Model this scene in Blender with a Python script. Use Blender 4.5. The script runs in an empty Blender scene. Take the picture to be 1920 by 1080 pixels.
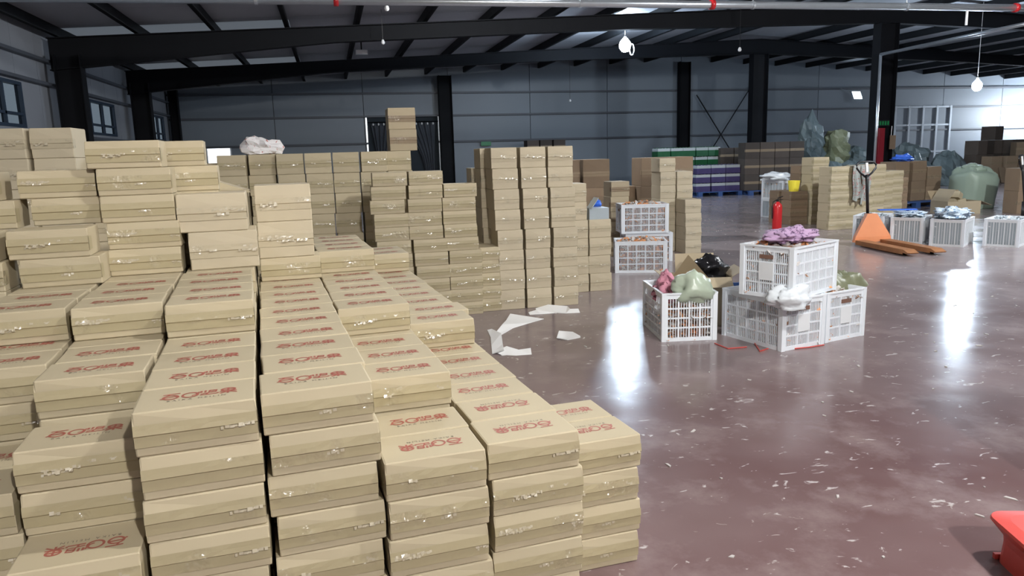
import bpy, math, random
from mathutils import Vector, Matrix, noise
R = math.radians
rnd = random.Random(7)
sc = bpy.context.scene
COL = sc.collection

# ------------------------------------------------------------------ camera, world, exposure, lights
F_PX, EYE = 1400.0, 1.5
YAW, PIT, ROL = R(13.3), R(10.3), R(1.63)
fwd = Vector((math.sin(YAW)*math.cos(PIT), math.cos(YAW)*math.cos(PIT), -math.sin(PIT)))
r0 = Vector((math.cos(YAW), -math.sin(YAW), 0)); u0 = r0.cross(fwd)
rgt = r0*math.cos(ROL) - u0*math.sin(ROL); upv = rgt.cross(fwd)
cd = bpy.data.cameras.new('camera'); cam = bpy.data.objects.new('camera', cd); COL.objects.link(cam)
cd.sensor_width = 36; cd.lens = F_PX/1920*36; cd.clip_end = 200; cd.clip_start = .05
m = Matrix((rgt, upv, -fwd)).transposed().to_4x4(); m.translation = (0, 0, EYE); cam.matrix_world = m
sc.camera = cam

def ray(px, py): return fwd + rgt*((px-960)/F_PX) - upv*((py-540)/F_PX)
def at(px, py, z=0.0):            # point of the place at height z
    d = ray(px, py); return Vector((0, 0, EYE)) + d*((z-EYE)/d.z)
def atY(px, py, Y):               # point of the place at depth Y
    d = ray(px, py); return Vector((0, 0, EYE)) + d*(Y/d.y)

w = bpy.data.worlds.new('sky'); sc.world = w; w.use_nodes = True
w.node_tree.nodes['Background'].inputs[0].default_value = (.74, .86, 1, 1)
w.node_tree.nodes['Background'].inputs[1].default_value = 1.1
sc.view_settings.view_transform = 'Standard'; sc.view_settings.look = 'None'
sc.view_settings.gamma = 1; sc.view_settings.use_curve_mapping = False
sc.view_settings.exposure = 0.12
# bulbs: (position, flux, colour, label)
LAMPS = [
    ((1.6, -3.0, 4.35), 1000, (1, .975, .93), 'bright bare bulb hanging from the roof behind the camera'),
    ((8.16, 20.13, 4.42), 380, (.66, .82, 1), 'brightest bare bulb with a looped white cord under the dark roof'),
    ((17.19, 17.32, 3.0), 330, (.70, .84, 1), 'bare bulb hanging low at far right before the pale wall'),
    ((33.6, 26.9, 2.7), 1500, (.82, .91, 1), 'bulb close to the end wall outside the right edge'),
    ((10.5, 5.6, 4.5), 1050, (.95, .98, 1), 'bare bulb above the pallet truck aisle'),
    ((3.2, 1.4, 4.5), 500, (1, .985, .95), 'unseen fill bulb added above the aisle right of the camera'),  # added fill light to brighten the middle stacks and crates
    ((3.4, 12.4, 4.5), 480, (.93, .97, 1), 'unseen fill bulb added above the stacks behind the tall square cartons'),  # made-up bulb that brightens the far floor, its reflection kept hidden
    ((-2.8, -7.5, 4.2), 200, (1, .96, .9), 'unseen fill bulb added in the rear left corner'),  # weak fill added behind the camera, not a known bulb
]

# ------------------------------------------------------------------ materials
MAT = {}
def mat(name, col, rough=.6, metal=0, var=0.0, nscale=6, bump=0, rand=0.0, spec=.5, emit=None, coat=0, stretch=None):
    mt = bpy.data.materials.new(name); mt.use_nodes = True
    nt = mt.node_tree; b = nt.nodes['Principled BSDF']
    b.inputs['Base Color'].default_value = (*col, 1); b.inputs['Roughness'].default_value = rough
    b.inputs['Metallic'].default_value = metal; b.inputs['Specular IOR Level'].default_value = spec
    if coat: b.inputs['Coat Weight'].default_value = coat; b.inputs['Coat Roughness'].default_value = .12
    if emit: b.inputs['Emission Color'].default_value = (*col, 1); b.inputs['Emission Strength'].default_value = emit
    last = None
    if var or bump:
        tc = nt.nodes.new('ShaderNodeTexCoord'); n = nt.nodes.new('ShaderNodeTexNoise')
        n.inputs['Scale'].default_value = nscale; n.inputs['Detail'].default_value = 5
        src = tc.outputs['Object']
        if stretch:
            mp = nt.nodes.new('ShaderNodeMapping'); mp.inputs['Scale'].default_value = stretch
            nt.links.new(src, mp.inputs[0]); src = mp.outputs[0]
        nt.links.new(src, n.inputs['Vector'])
    if var:
        mx = nt.nodes.new('ShaderNodeMix'); mx.data_type = 'RGBA'
        mx.inputs[6].default_value = (*[c*(1-var) for c in col], 1); mx.inputs[7].default_value = (*[min(1, c*(1+var)) for c in col], 1)
        nt.links.new(n.outputs['Fac'], mx.inputs[0]); last = mx.outputs[2]
    if rand:
        oi = nt.nodes.new('ShaderNodeObjectInfo'); hs = nt.nodes.new('ShaderNodeHueSaturation')
        mr = nt.nodes.new('ShaderNodeMapRange'); mr.inputs[3].default_value = 1-rand; mr.inputs[4].default_value = 1+rand
        nt.links.new(oi.outputs['Random'], mr.inputs[0]); nt.links.new(mr.outputs[0], hs.inputs['Value'])
        if last: nt.links.new(last, hs.inputs['Color'])
        else: hs.inputs['Color'].default_value = (*col, 1)
        last = hs.outputs[0]
    if last: nt.links.new(last, b.inputs['Base Color'])
    if bump:
        bp = nt.nodes.new('ShaderNodeBump'); bp.inputs['Strength'].default_value = bump; bp.inputs['Distance'].default_value = .01
        nt.links.new(n.outputs['Fac'], bp.inputs['Height']); nt.links.new(bp.outputs[0], b.inputs['Normal'])
    MAT[name] = mt
    return mt
mat('card', (.475, .405, .275), .72, var=.045, nscale=4, rand=.05)
mat('card_pale', (.52, .45, .325), .72, var=.045, nscale=4, rand=.05)  # card brightened in colour, standing in for stronger light on middle stacks
mat('card_tan', (.44, .365, .25), .75, var=.06, nscale=4, rand=.08)
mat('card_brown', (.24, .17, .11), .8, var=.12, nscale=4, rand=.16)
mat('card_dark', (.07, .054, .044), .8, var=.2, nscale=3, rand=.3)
mat('card_inside', (.34, .265, .165), .85, var=.08)

mat('ink_red', (.36, .105, .075), .6); mat('ink_grey', (.16, .13, .10), .6)
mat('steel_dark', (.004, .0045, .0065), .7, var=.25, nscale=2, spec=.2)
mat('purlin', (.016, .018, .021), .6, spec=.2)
mat('wall_panel', (.185, .215, .25), .45, var=.05, nscale=.7, rand=.04)
mat('wall_left', (.25, .265, .295), .45, var=.07, nscale=.8, rand=.04)
mat('girt', (.07, .078, .095), .5)
mat('roof_sheet', (.42, .44, .48), .5, var=.08, nscale=.8, rand=.05)
mat('galv', (.62, .66, .70), .28, metal=.75, var=.08, nscale=9)
mat('white_plastic', (.80, .83, .86), .35, var=.03); mat('crate_white', (.84, .89, .95), .34, var=.03, nscale=3)
mat('crate_clear', (.40, .46, .50), .3, var=.12, nscale=5)
mat('paper', (.93, .93, .93), .7); mat('white', (.8, .8, .8), .4)
mat('packet_white', (.58, .55, .53), .4, var=.15, nscale=30); mat('packet_orange', (.75, .33, .13), .45, var=.2, nscale=25)
mat('packet_grey', (.27, .30, .32), .5); mat('packet_brown', (.20, .11, .08), .5); mat('packet_core', (.30, .17, .11), .6, var=.3, nscale=30); mat('packet_blue', (.10, .24, .50), .4, var=.3, nscale=20)
mat('red', (.62, .075, .06), .42, var=.15, nscale=6); mat('red_ext', (.55, .02, .025), .3); mat('maroon', (.22, .01, .02), .5)
mat('black', (.012, .012, .014), .35); mat('black_bag', (.012, .012, .014), .18, bump=.6, nscale=18)
mat('orange_paint', (.78, .30, .14), .5, var=.08, nscale=5); mat('fork_rust', (.34, .15, .06), .6, var=.4, nscale=9)
mat('frame_blue', (.02, .035, .06), .5); mat('blue_plastic', (.035, .085, .24), .5, var=.1); mat('blue_bright', (.04, .16, .75), .4)
mat('yellow', (.85, .72, .06), .45); mat('green_pack', (.01, .085, .03), .4, var=.3, nscale=6)
mat('purple_pack', (.06, .045, .13), .4, var=.3, nscale=6); mat('pack_white', (.42, .45, .45), .5)
mat('sack_grey', (.13, .165, .17), .4, var=.35, nscale=3, bump=.5, rand=.35)
mat('sack_olive', (.16, .17, .10), .45, var=.25, nscale=4, bump=.5, rand=.2)
mat('bag_green', (.43, .50, .40), .3, var=.12, nscale=8, bump=.6); mat('bag_mint', (.30, .38, .31), .45, var=.12, nscale=3, bump=.4)
mat('film', (.80, .85, .90), .25, var=.06, bump=.6, nscale=14)
mat('dark_inside', (.02, .028, .036), .8); mat('curtain', (.055, .062, .075), .7)
mat('litter', (.50, .47, .45), .6); mat('exit_green', (.01, .20, .06), .4)

def tape_mat(name, col):     # clear tape: dull over most of its length, shiny where it is wrinkled
    mt = bpy.data.materials.new(name); mt.use_nodes = True; nt = mt.node_tree; N = nt.nodes.new; L = nt.links.new; b = nt.nodes['Principled BSDF']
    b.inputs['Base Color'].default_value = (*col, 1); tc = N('ShaderNodeTexCoord'); oi = N('ShaderNodeObjectInfo')
    ad = N('ShaderNodeVectorMath'); ad.operation = 'ADD'; ml = N('ShaderNodeMath'); ml.operation = 'MULTIPLY'; ml.inputs[1].default_value = 60
    L(oi.outputs['Random'], ml.inputs[0]); L(tc.outputs['Object'], ad.inputs[0]); L(ml.outputs[0], ad.inputs[1])
    n1 = N('ShaderNodeTexNoise'); n1.inputs['Scale'].default_value = 8; L(ad.outputs[0], n1.inputs['Vector'])
    n2 = N('ShaderNodeTexNoise'); n2.inputs['Scale'].default_value = 30; n2.inputs['Detail'].default_value = 2; L(ad.outputs[0], n2.inputs['Vector'])
    mr = N('ShaderNodeMapRange'); mr.inputs[1].default_value = .56; mr.inputs[2].default_value = .63; mr.inputs[3].default_value = .02; mr.inputs[4].default_value = 1; L(n1.outputs['Fac'], mr.inputs[0]); L(mr.outputs[0], b.inputs['Coat Weight'])
    b.inputs['Roughness'].default_value = .6; b.inputs['Coat Roughness'].default_value = .13; b.inputs['Coat IOR'].default_value = 1.9
    bp = N('ShaderNodeBump'); bp.inputs['Distance'].default_value = .035; bp.inputs['Strength'].default_value = 1; L(n2.outputs['Fac'], bp.inputs['Height']); L(bp.outputs[0], b.inputs['Coat Normal'])
    MAT[name] = mt
mat('tape_shine', (.47, .41, .30), .23, spec=1.0); tape_mat('tape_pale', (.47, .405, .285)); tape_mat('tape', (.395, .335, .205)); tape_mat('tape_brown', (.25, .185, .115))
def cloth_mat(name, base, dark, scale, thr):
    mt = bpy.data.materials.new(name); mt.use_nodes = True; nt = mt.node_tree; b = nt.nodes['Principled BSDF']
    b.inputs['Roughness'].default_value = .8
    tc = nt.nodes.new('ShaderNodeTexCoord'); n = nt.nodes.new('ShaderNodeTexNoise'); n.inputs['Scale'].default_value = scale
    n.inputs['Distortion'].default_value = 2.5; cr = nt.nodes.new('ShaderNodeValToRGB')
    cr.color_ramp.elements[0].position = thr-.03; cr.color_ramp.elements[0].color = (*dark, 1)
    cr.color_ramp.elements[1].position = thr+.03; cr.color_ramp.elements[1].color = (*base, 1)
    nt.links.new(tc.outputs['Object'], n.inputs['Vector']); nt.links.new(n.outputs['Fac'], cr.inputs[0]); nt.links.new(cr.outputs[0], b.inputs['Base Color'])
    MAT[name] = mt
cloth_mat('cloth_purple', (.50, .34, .52), (.13, .07, .15), 11, .42)
cloth_mat('cloth_pink', (.58, .25, .33), (.16, .04, .07), 9, .44)
cloth_mat('cloth_blue', (.66, .76, .86), (.10, .20, .34), 12, .43)
cloth_mat('cloth_print', (.36, .40, .38), (.38, .13, .11), 14, .42)
cloth_mat('bag_print', (.78, .76, .77), (.45, .12, .10), 10, .36)

def floor_mat():
    mt = bpy.data.materials.new('floor_paint'); mt.use_nodes = True; nt = mt.node_tree; N = nt.nodes.new; L = nt.links.new
    b = nt.nodes['Principled BSDF']; tc = N('ShaderNodeTexCoord')
    def nz(s, d, rough=.6):
        n = N('ShaderNodeTexNoise'); n.inputs['Scale'].default_value = s; n.inputs['Detail'].default_value = d; n.inputs['Roughness'].default_value = rough
        L(tc.outputs['Object'], n.inputs['Vector']); return n
    def ramp(src, p0, c0, p1, c1):
        c = N('ShaderNodeValToRGB'); c.color_ramp.elements[0].position = p0; c.color_ramp.elements[0].color = (*c0, 1)
        c.color_ramp.elements[1].position = p1; c.color_ramp.elements[1].color = (*c1, 1); L(src.outputs['Fac'], c.inputs[0]); return c
    big = nz(.45, 4); c1 = ramp(big, .35, (.115, .062, .061), .68, (.17, .107, .106))
    dust = nz(2.2, 6, .65); c2 = ramp(dust, .5, (0, 0, 0), .8, (1, 1, 1))
    mx = N('ShaderNodeMix'); mx.data_type = 'RGBA'; mx.inputs[7].default_value = (.36, .29, .285, 1); 
    sx = N('ShaderNodeSeparateXYZ'); L(tc.outputs['Object'], sx.inputs[0]); dy = N('ShaderNodeMapRange'); dy.inputs[1].default_value = 1.8; dy.inputs[2].default_value = 8; dy.inputs[3].default_value = .0; dy.inputs[4].default_value = .75
    wob = N('ShaderNodeMath'); wob.operation = 'MULTIPLY_ADD'; wob.inputs[1].default_value = 5; L(big.outputs['Fac'], wob.inputs[0]); sub = N('ShaderNodeMath'); sub.operation = 'SUBTRACT'; sub.inputs[1].default_value = 2.5; L(sx.outputs['Y'], sub.inputs[0]); L(sub.outputs[0], wob.inputs[2]); L(wob.outputs[0], dy.inputs[0])
    wn = N('ShaderNodeMix'); wn.data_type = 'RGBA'; wn.inputs[7].default_value = (.34, .30, .305, 1); L(dy.outputs[0], wn.inputs[0]); L(c1.outputs[0], wn.inputs[6])   # floor colour turns greyer and paler farther down the aisle
    L(wn.outputs[2], mx.inputs[6])
    ml = N('ShaderNodeMath'); ml.operation = 'MULTIPLY'; ml.inputs[1].default_value = .55; L(c2.outputs[0], ml.inputs[0]); L(ml.outputs[0], mx.inputs[0])
    # pale scuffs and chips
    vo = N('ShaderNodeTexNoise'); vo.inputs['Scale'].default_value = 9; vo.inputs['Detail'].default_value = 7; vo.inputs['Distortion'].default_value = 1.2
    mp = N('ShaderNodeMapping'); mp.inputs['Rotation'].default_value = (0, 0, .6); mp.inputs['Scale'].default_value = (1, 1.9, 1); L(tc.outputs['Object'], mp.inputs[0]); L(mp.outputs[0], vo.inputs['Vector'])
    c3 = ramp(vo, .655, (0, 0, 0), .70, (1, 1, 1))
    m2 = N('ShaderNodeMix'); m2.data_type = 'RGBA'; m2.inputs[7].default_value = (.46, .42, .41, 1); L(mx.outputs[2], m2.inputs[6]); L(c3.outputs[0], m2.inputs[0])
    L(m2.outputs[2], b.inputs['Base Color']); b.inputs['Specular IOR Level'].default_value = .26
    rr = N('ShaderNodeMapRange'); rr.inputs[3].default_value = .02; rr.inputs[4].default_value = .36; L(dust.outputs['Fac'], rr.inputs[0]); L(rr.outputs[0], b.inputs['Roughness'])
    bp = N('ShaderNodeBump'); bp.inputs['Strength'].default_value = .09; bp.inputs['Distance'].default_value = .02; L(nz(3.5, 3).outputs['Fac'], bp.inputs['Height']); L(bp.outputs[0], b.inputs['Normal'])
    MAT['floor'] = mt
floor_mat()

def glass_mat(name, tint, gl):
    mt = bpy.data.materials.new(name); mt.use_nodes = True; nt = mt.node_tree; N = nt.nodes.new; L = nt.links.new
    out = nt.nodes['Material Output']; nt.nodes.remove(nt.nodes['Principled BSDF'])
    t = N('ShaderNodeBsdfTransparent'); t.inputs[0].default_value = (*tint, 1); g = N('ShaderNodeBsdfGlossy'); g.inputs['Roughness'].default_value = .1
    mx = N('ShaderNodeMixShader'); mx.inputs[0].default_value = gl; L(t.outputs[0], mx.inputs[1]); L(g.outputs[0], mx.inputs[2]); L(mx.outputs[0], out.inputs[0])
    MAT[name] = mt
glass_mat('glass', (.40, .42, .43), .06)
def translucent_mat(name, col):
    mt = bpy.data.materials.new(name); mt.use_nodes = True; nt = mt.node_tree; N = nt.nodes.new; L = nt.links.new
    out = nt.nodes['Material Output']; nt.nodes.remove(nt.nodes['Principled BSDF'])
    t = N('ShaderNodeBsdfTranslucent'); t.inputs[0].default_value = (*col, 1); d = N('ShaderNodeBsdfDiffuse'); d.inputs[0].default_value = (.4, .42, .45, 1)
    mx = N('ShaderNodeMixShader'); mx.inputs[0].default_value = .35; L(t.outputs[0], mx.inputs[1]); L(d.outputs[0], mx.inputs[2]); L(mx.outputs[0], out.inputs[0])
    MAT[name] = mt
translucent_mat('skylight', (.48, .48, .48))
def emit_mat(name, col, s):
    mt = bpy.data.materials.new(name); mt.use_nodes = True; nt = mt.node_tree
    out = nt.nodes['Material Output']; nt.nodes.remove(nt.nodes['Principled BSDF'])
    e = nt.nodes.new('ShaderNodeEmission'); e.inputs[0].default_value = (*col, 1); e.inputs[1].default_value = s; nt.links.new(e.outputs[0], out.inputs[0])
    MAT[name] = mt
emit_mat('daylight', (.92, .96, 1), 2.2); emit_mat('daylight_blue', (.62, .85, 1), 1.6); emit_mat('flood', (.7, .85, 1), 30)

# ------------------------------------------------------------------ geometry helpers
class MB:
    def __init__(s): s.v = []; s.f = []; s.mi = []
    def add(s, vs, fs, mi=0):
        o = len(s.v); s.v += [tuple(p) for p in vs]; s.f += [tuple(i+o for i in f) for f in fs]; s.mi += [mi]*len(fs); return s
    def box(s, x0, x1, y0, y1, z0, z1, mi=0, M=None):
        vs = [Vector((x, y, z)) for z in (z0, z1) for x, y in ((x0, y0), (x1, y0), (x1, y1), (x0, y1))]
        if M: vs = [M @ p for p in vs]
        return s.add(vs, [(3, 2, 1, 0), (4, 5, 6, 7), (0, 1, 5, 4), (1, 2, 6, 5), (2, 3, 7, 6), (3, 0, 4, 7)], mi)
    def bar(s, a, b, wd, ht, mi=0):           # rectangular bar from a to b
        a, b = Vector(a), Vector(b); d = (b-a); l = d.length; q = d.to_track_quat('X', 'Z').to_matrix().to_4x4(); q.translation = a
        return s.box(0, l, -wd/2, wd/2, -ht/2, ht/2, mi, q)
    def tube(s, pts, r, n=8, mi=0, cap=True):
        pts = [Vector(p) for p in pts]; rs = r if isinstance(r, (list, tuple)) else [r]*len(pts); base = len(s.v)
        up = Vector((0, 0, 1))
        for i, p in enumerate(pts):
            d = (pts[min(i+1, len(pts)-1)] - pts[max(i-1, 0)]).normalized()
            ref = up if abs(d.z) < .95 else Vector((1, 0, 0))
            a = d.cross(ref).normalized(); b = d.cross(a).normalized()
            for k in range(n):
                t = 2*math.pi*k/n; s.v.append(tuple(p + (a*math.cos(t)+b*math.sin(t))*rs[i]))
        for i in range(len(pts)-1):
            for k in range(n):
                q = base+i*n; s.f.append((q+k, q+(k+1) % n, q+n+(k+1) % n, q+n+k)); s.mi.append(mi)
        if cap:
            s.f.append(tuple(base+k for k in range(n))[::-1]); s.f.append(tuple(base+(len(pts)-1)*n+k for k in range(n))); s.mi += [mi, mi]
        return s
    def lathe(s, prof, n=16, mi=0, c=(0, 0, 0)):
        base = len(s.v)
        for r, z in prof:
            for k in range(n):
                t = 2*math.pi*k/n; s.v.append((c[0]+r*math.cos(t), c[1]+r*math.sin(t), c[2]+z))
        for i in range(len(prof)-1):
            for k in range(n):
                q = base+i*n; s.f.append((q+k, q+(k+1) % n, q+n+(k+1) % n, q+n+k)); s.mi.append(mi)
        return s
    def prism(s, poly, y0, y1, mi=0):         # polygon in XZ pulled along Y
        n = len(poly); vs = [(x, y0, z) for x, z in poly]+[(x, y1, z) for x, z in poly]
        fs = [tuple(range(n)), tuple(range(2*n-1, n-1, -1))]+[(i, i+n, (i+1) % n+n, (i+1) % n) for i in range(n)]
        return s.add(vs, fs, mi)
    def prismx(s, poly, x0, x1, mi=0):        # polygon in YZ pulled along X
        n = len(poly); vs = [(x0, y, z) for y, z in poly]+[(x1, y, z) for y, z in poly]
        fs = [tuple(range(n))[::-1], tuple(range(n, 2*n))]+[(i, (i+1) % n, (i+1) % n+n, i+n) for i in range(n)]
        return s.add(vs, fs, mi)
    def mesh(s, name, mats, smooth=False):
        me = bpy.data.meshes.new(name); me.from_pydata(s.v, [], s.f)
        for k in (mats if isinstance(mats, (list, tuple)) else [mats]): me.materials.append(MAT[k])
        me.polygons.foreach_set('material_index', s.mi)
        if smooth: me.polygons.foreach_set('use_smooth', [True]*len(me.polygons))
        me.update(); return me
def link(name, data, parent=None, loc=(0, 0, 0), rz=0, rot=None):
    o = bpy.data.objects.new(name, data); COL.objects.link(o); o.location = loc; o.rotation_euler = rot or (0, 0, rz)
    if parent: o.parent = parent
    return o
def tag(o, label=None, cat=None, group=None, kind=None):
    if label: o['label'] = label
    if cat: o['category'] = cat
    if group: o['group'] = group
    if kind: o['kind'] = kind
    return o
def part(name, mb, mats, parent=None, loc=(0, 0, 0), rz=0, smooth=False, rot=None):
    return link(name, mb.mesh(name, mats, smooth), parent, loc, rz, rot)
def empty(name, loc=(0, 0, 0), rz=0): return link(name, None, None, loc, rz)
ORD = ['topmost', 'second', 'third', 'fourth', 'fifth', 'sixth', 'seventh', 'eighth', 'ninth', 'tenth', 'eleventh', 'twelfth']
def nth(i): return ORD[i] if i else 'topmost'
def from_top(i): return 'topmost' if i == 0 else ORD[i]+' from top'

# ------------------------------------------------------------------ the setting
XL, XR, YB, YE, RIDGE = -5.45, 34.05, -12.6, 29.5, 14.3
def roof_z(x): return 4.25 + .05*((x-XL) if x < RIDGE else (2*RIDGE-x-XL))
def beam_top(x): return roof_z(x)-.24
tag(part('floor', MB().box(XL-.3, XR+.3, YB-.3, YE+.3, -.2, 0), 'floor'), kind='structure')
# end wall, with a shell behind and separate panels
wb = tag(part('wall_back', MB().box(XL-.2, XR+.2, YE+.06, YE+.2, 0, 5.6), 'girt'), kind='structure')
DOOR_X = (1.5, 4.2)
xs = [XL] + [7.92+3.26*k for k in range(-4, 9)] + [XR]
xs = sorted(x for x in xs if XL <= x <= XR)
for a, b in zip(xs, xs[1:]):
    for z0, z1 in ((0, 1.985), (1.995, 2.985), (2.995, 5.5)):
        spans = [(a, b)]
        if z1 < 2.99 and not (b < DOOR_X[0] or a > DOOR_X[1]):
            spans = [(a, min(b, DOOR_X[0])), (max(a, DOOR_X[1]), b)]
        for p, q in spans:
            if q-p < .05: continue
            part('wall_panel', MB().box(p+.012, q-.012, YE, YE+.06, z0, z1), 'wall_panel', wb)
for z in (1.98, 2.98, 3.83):
    for a, b in ((XL, DOOR_X[0] if z < 2.9 else RIDGE), (DOOR_X[1] if z < 2.9 else RIDGE, XR)):
        part('girt', MB().box(a, b, YE-.14, YE-.002, z-.035, z+.035), 'girt', wb)
wl = tag(part('wall_left', MB().box(XL-.2, XL-.07, YB, 14.2, 0, 4.3).box(XL-.2, XL-.07, 14.2, YE, 0, 2.15).box(XL-.2, XL-.07, 14.2, YE, 3.06, 4.3)
      .box(XL-.2, XL-.07, 16.7, 20.05, 2.15, 3.06).box(XL-.2, XL-.07, 23.1, 26.6, 2.15, 3.06).box(XL-.2, XL-.07, 29.2, YE, 2.15, 3.06), 'girt'), kind='structure')
WIN = [(14.3, 16.0), (20.1, 22.25), (26.65, 28.45)]
y = 2.0
while y < YE-.1:
    y1 = min(y+1.15, YE); hit = [(a, b) for a, b in WIN if y1 > a+.01 and y < b-.01]
    if not hit: part('wall_panel', MB().box(XL-.07, XL, y+.006, y1-.006, 0, 4.3), 'wall_left', wl)
    else:
        a, b = hit[0]
        for z0, z1 in ((0, 2.2), (3.03, 4.3)): part('wall_panel', MB().box(XL-.07, XL, y+.006, y1-.006, z0, z1), 'wall_left', wl)
        if a > y+.03: part('wall_panel', MB().box(XL-.07, XL, y+.006, a, 2.2, 3.03), 'wall_left', wl)
        if b < y1-.03: part('wall_panel', MB().box(XL-.07, XL, b, y1-.006, 2.2, 3.03), 'wall_left', wl)
    y = y1
for z in (1.2, 2.1, 3.1, 3.56): part('girt', MB().box(XL+.002, XL+.12, 2, YE-.15, z-.03, z+.03), 'girt', wl)
for k, (a, b) in enumerate(WIN):
    fr = MB().box(XL-.09, XL+.015, a, b, 2.2, 2.26).box(XL-.09, XL+.015, a, b, 2.97, 3.03).box(XL-.09, XL+.015, a, a+.07, 2.26, 2.97).box(XL-.09, XL+.015, b-.07, b, 2.26, 2.97)
    mid = (a+b)/2; fr.box(XL-.07, XL+.005, mid-.035, mid+.035, 2.26, 2.97).box(XL-.07, XL+.005, a+.07, b-.07, 2.42, 2.47)
    wn = tag(part('window_%d' % (k+1), fr, 'frame_blue'), kind='structure')
    for p, q in ((a+.07, mid-.035), (mid+.035, b-.07)):
        for z0, z1 in ((2.26, 2.42), (2.47, 2.97)): part('pane', MB().box(XL-.045, XL-.038, p, q, z0, z1), 'glass', wn)
tag(part('wall_right', MB().box(XR, XR+.2, YB, YE, 0, 4.3), 'wall_panel'), kind='structure')
tag(part('wall_front', MB().box(XL-.2, XR+.2, YB-.2, YB, 0, 5.6), 'wall_panel'), kind='structure')
# roof: sheets, translucent sheets, purlins
ce = tag(part('ceiling', MB().prism([(RIDGE-.3, roof_z(RIDGE)+.0), (RIDGE+.3, roof_z(RIDGE)+.0), (RIDGE, roof_z(RIDGE)+.09)], YB, YE), 'roof_sheet'), kind='structure')
SKY = [(17.75, 19.05), (23.95, 25.35)]
ys = [YB]
while ys[-1] < YE-.01:
    y = ys[-1]; nx = min(y+1.5, YE)
    for a, b in SKY:
        if y < a-.01 < nx: nx = a
        if abs(y-a) < .02: nx = b
    ys.append(nx)
for y0, y1 in zip(ys, ys[1:]):
    sky = any(abs(y0-a) < .02 for a, b in SKY)
    for side in (0, 1):
        x0, x1 = (XL-.2, RIDGE) if side == 0 else (RIDGE, XR+.2)
        cuts = [x0, -.66, x1] if (sky and side == 0) else [x0, x1]
        for i in range(len(cuts)-1):
            a, b = cuts[i]+.002, cuts[i+1]-.002; ms = 'skylight' if (sky and side == 0 and i == 0) else 'roof_sheet'; th = .012 if ms == 'skylight' else .05
            part('skylight_sheet' if ms == 'skylight' else 'roof_sheet', MB().prism([(a, roof_z(a)), (b, roof_z(b)), (b, roof_z(b)+th), (a, roof_z(a)+th)], y0+.004, y1-.004), ms, ce)
pur = MB().box(-.035, .035, YB+.01, YE-.01, -.2, -.002).box(-.035, .06, YB+.01, YE-.01, -.2, -.185).mesh('purlin', 'purlin')
for k in range(27):
    x = XL+.25+1.5*k
    if abs(x-RIDGE) > .4 and x < XR: link('purlin', pur, ce, (x, 0, roof_z(x)))

# steel frames: columns and rafters
def i_col(name, label, x, y, wx, dy, h, group=None, xface=True):
    e = empty(name, (x, y, 0)); tag(e, label, 'column', group); t = .02
    if xface:
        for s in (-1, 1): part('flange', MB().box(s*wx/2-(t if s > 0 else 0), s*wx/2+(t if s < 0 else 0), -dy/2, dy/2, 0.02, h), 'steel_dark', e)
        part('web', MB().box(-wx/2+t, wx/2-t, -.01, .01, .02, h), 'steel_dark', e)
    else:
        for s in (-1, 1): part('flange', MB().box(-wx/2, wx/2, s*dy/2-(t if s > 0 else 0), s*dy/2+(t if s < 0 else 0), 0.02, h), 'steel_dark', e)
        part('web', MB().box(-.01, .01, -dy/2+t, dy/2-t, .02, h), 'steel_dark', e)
    part('base_plate', MB().box(-wx/2-.06, wx/2+.06, -dy/2-.06, dy/2+.06, 0, .02), 'steel_dark', e)
    return e
def rafter(name, label, y, side):
    pts = []; n = 14; g = 1 if side == 0 else -1
    X0, X1 = (XL+.12, RIDGE) if side == 0 else (XR-.12, RIDGE)
    def dep(x):
        d = abs(x-X0)
        return .64-.30*min(1, d/5.5) if d < 5.5 else .34+.14*max(0, (d-12)/7.6)
    e = empty(name, (0, y, 0)); tag(e, label, 'beam', 'sloping roof beams')
    xs = [X0+(X1-X0)*i/n for i in range(n+1)]
    top = [(x, beam_top(x)) for x in xs]; bot = [(x, beam_top(x)-dep(x)) for x in xs]
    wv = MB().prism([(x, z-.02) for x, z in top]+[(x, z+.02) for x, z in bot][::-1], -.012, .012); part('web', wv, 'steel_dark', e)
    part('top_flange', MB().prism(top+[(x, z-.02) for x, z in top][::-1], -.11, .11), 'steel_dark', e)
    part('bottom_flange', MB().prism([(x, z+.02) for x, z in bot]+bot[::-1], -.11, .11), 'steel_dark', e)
for y, nm in ((17.4, 'nearer'), (23.4, 'farther')):
    i_col('steel_column', 'dark steel wall column between the left windows, %s of the two' % nm, XL+.45, y, .5, .3, beam_top(XL+.4)-.64+.3)
    i_col('steel_column', {'nearer': 'thick dark steel column with a red hose cabinet on it', 'farther': 'dark interior steel column behind the dark brown carton pallets'}[nm], RIDGE, y, .56, .3, beam_top(RIDGE)-.49)
    rafter('roof_beam', 'dark sloping roof beam at left, %s of the two' % nm, y, 0); rafter('roof_beam', 'dark sloping roof beam at right, %s of the two' % nm, y, 1)
i_col('steel_column', 'dark end wall column beside the curtained doorway', 4.48, YE-.32, .5, .3, roof_z(4.4)-.3)
i_col('steel_column', 'slim dark end wall column left of the crossed brace rods', RIDGE+.12, YE-.32, .46, .3, roof_z(RIDGE)-.3)
i_col('steel_column', 'dark corner column in the far left corner', XL+.25, YE-.32, .3, .3, 4.0)
# crossed brace rods on the end wall
for k, (p, q, lb) in enumerate((((1306, 178), (1392, 318), 'thin steel brace rod sloping down to the right on end wall'), ((1416, 150), (1322, 300), 'thin steel brace rod sloping down to the left on end wall'))):
    a, b = atY(*p, YE-.2-.03*k), atY(*q, YE-.2-.03*k)
    o = part('brace_rod', MB().tube([a, b], .022, 6), 'steel_dark'); tag(o, lb, 'rod', 'crossed brace rods')
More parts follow.
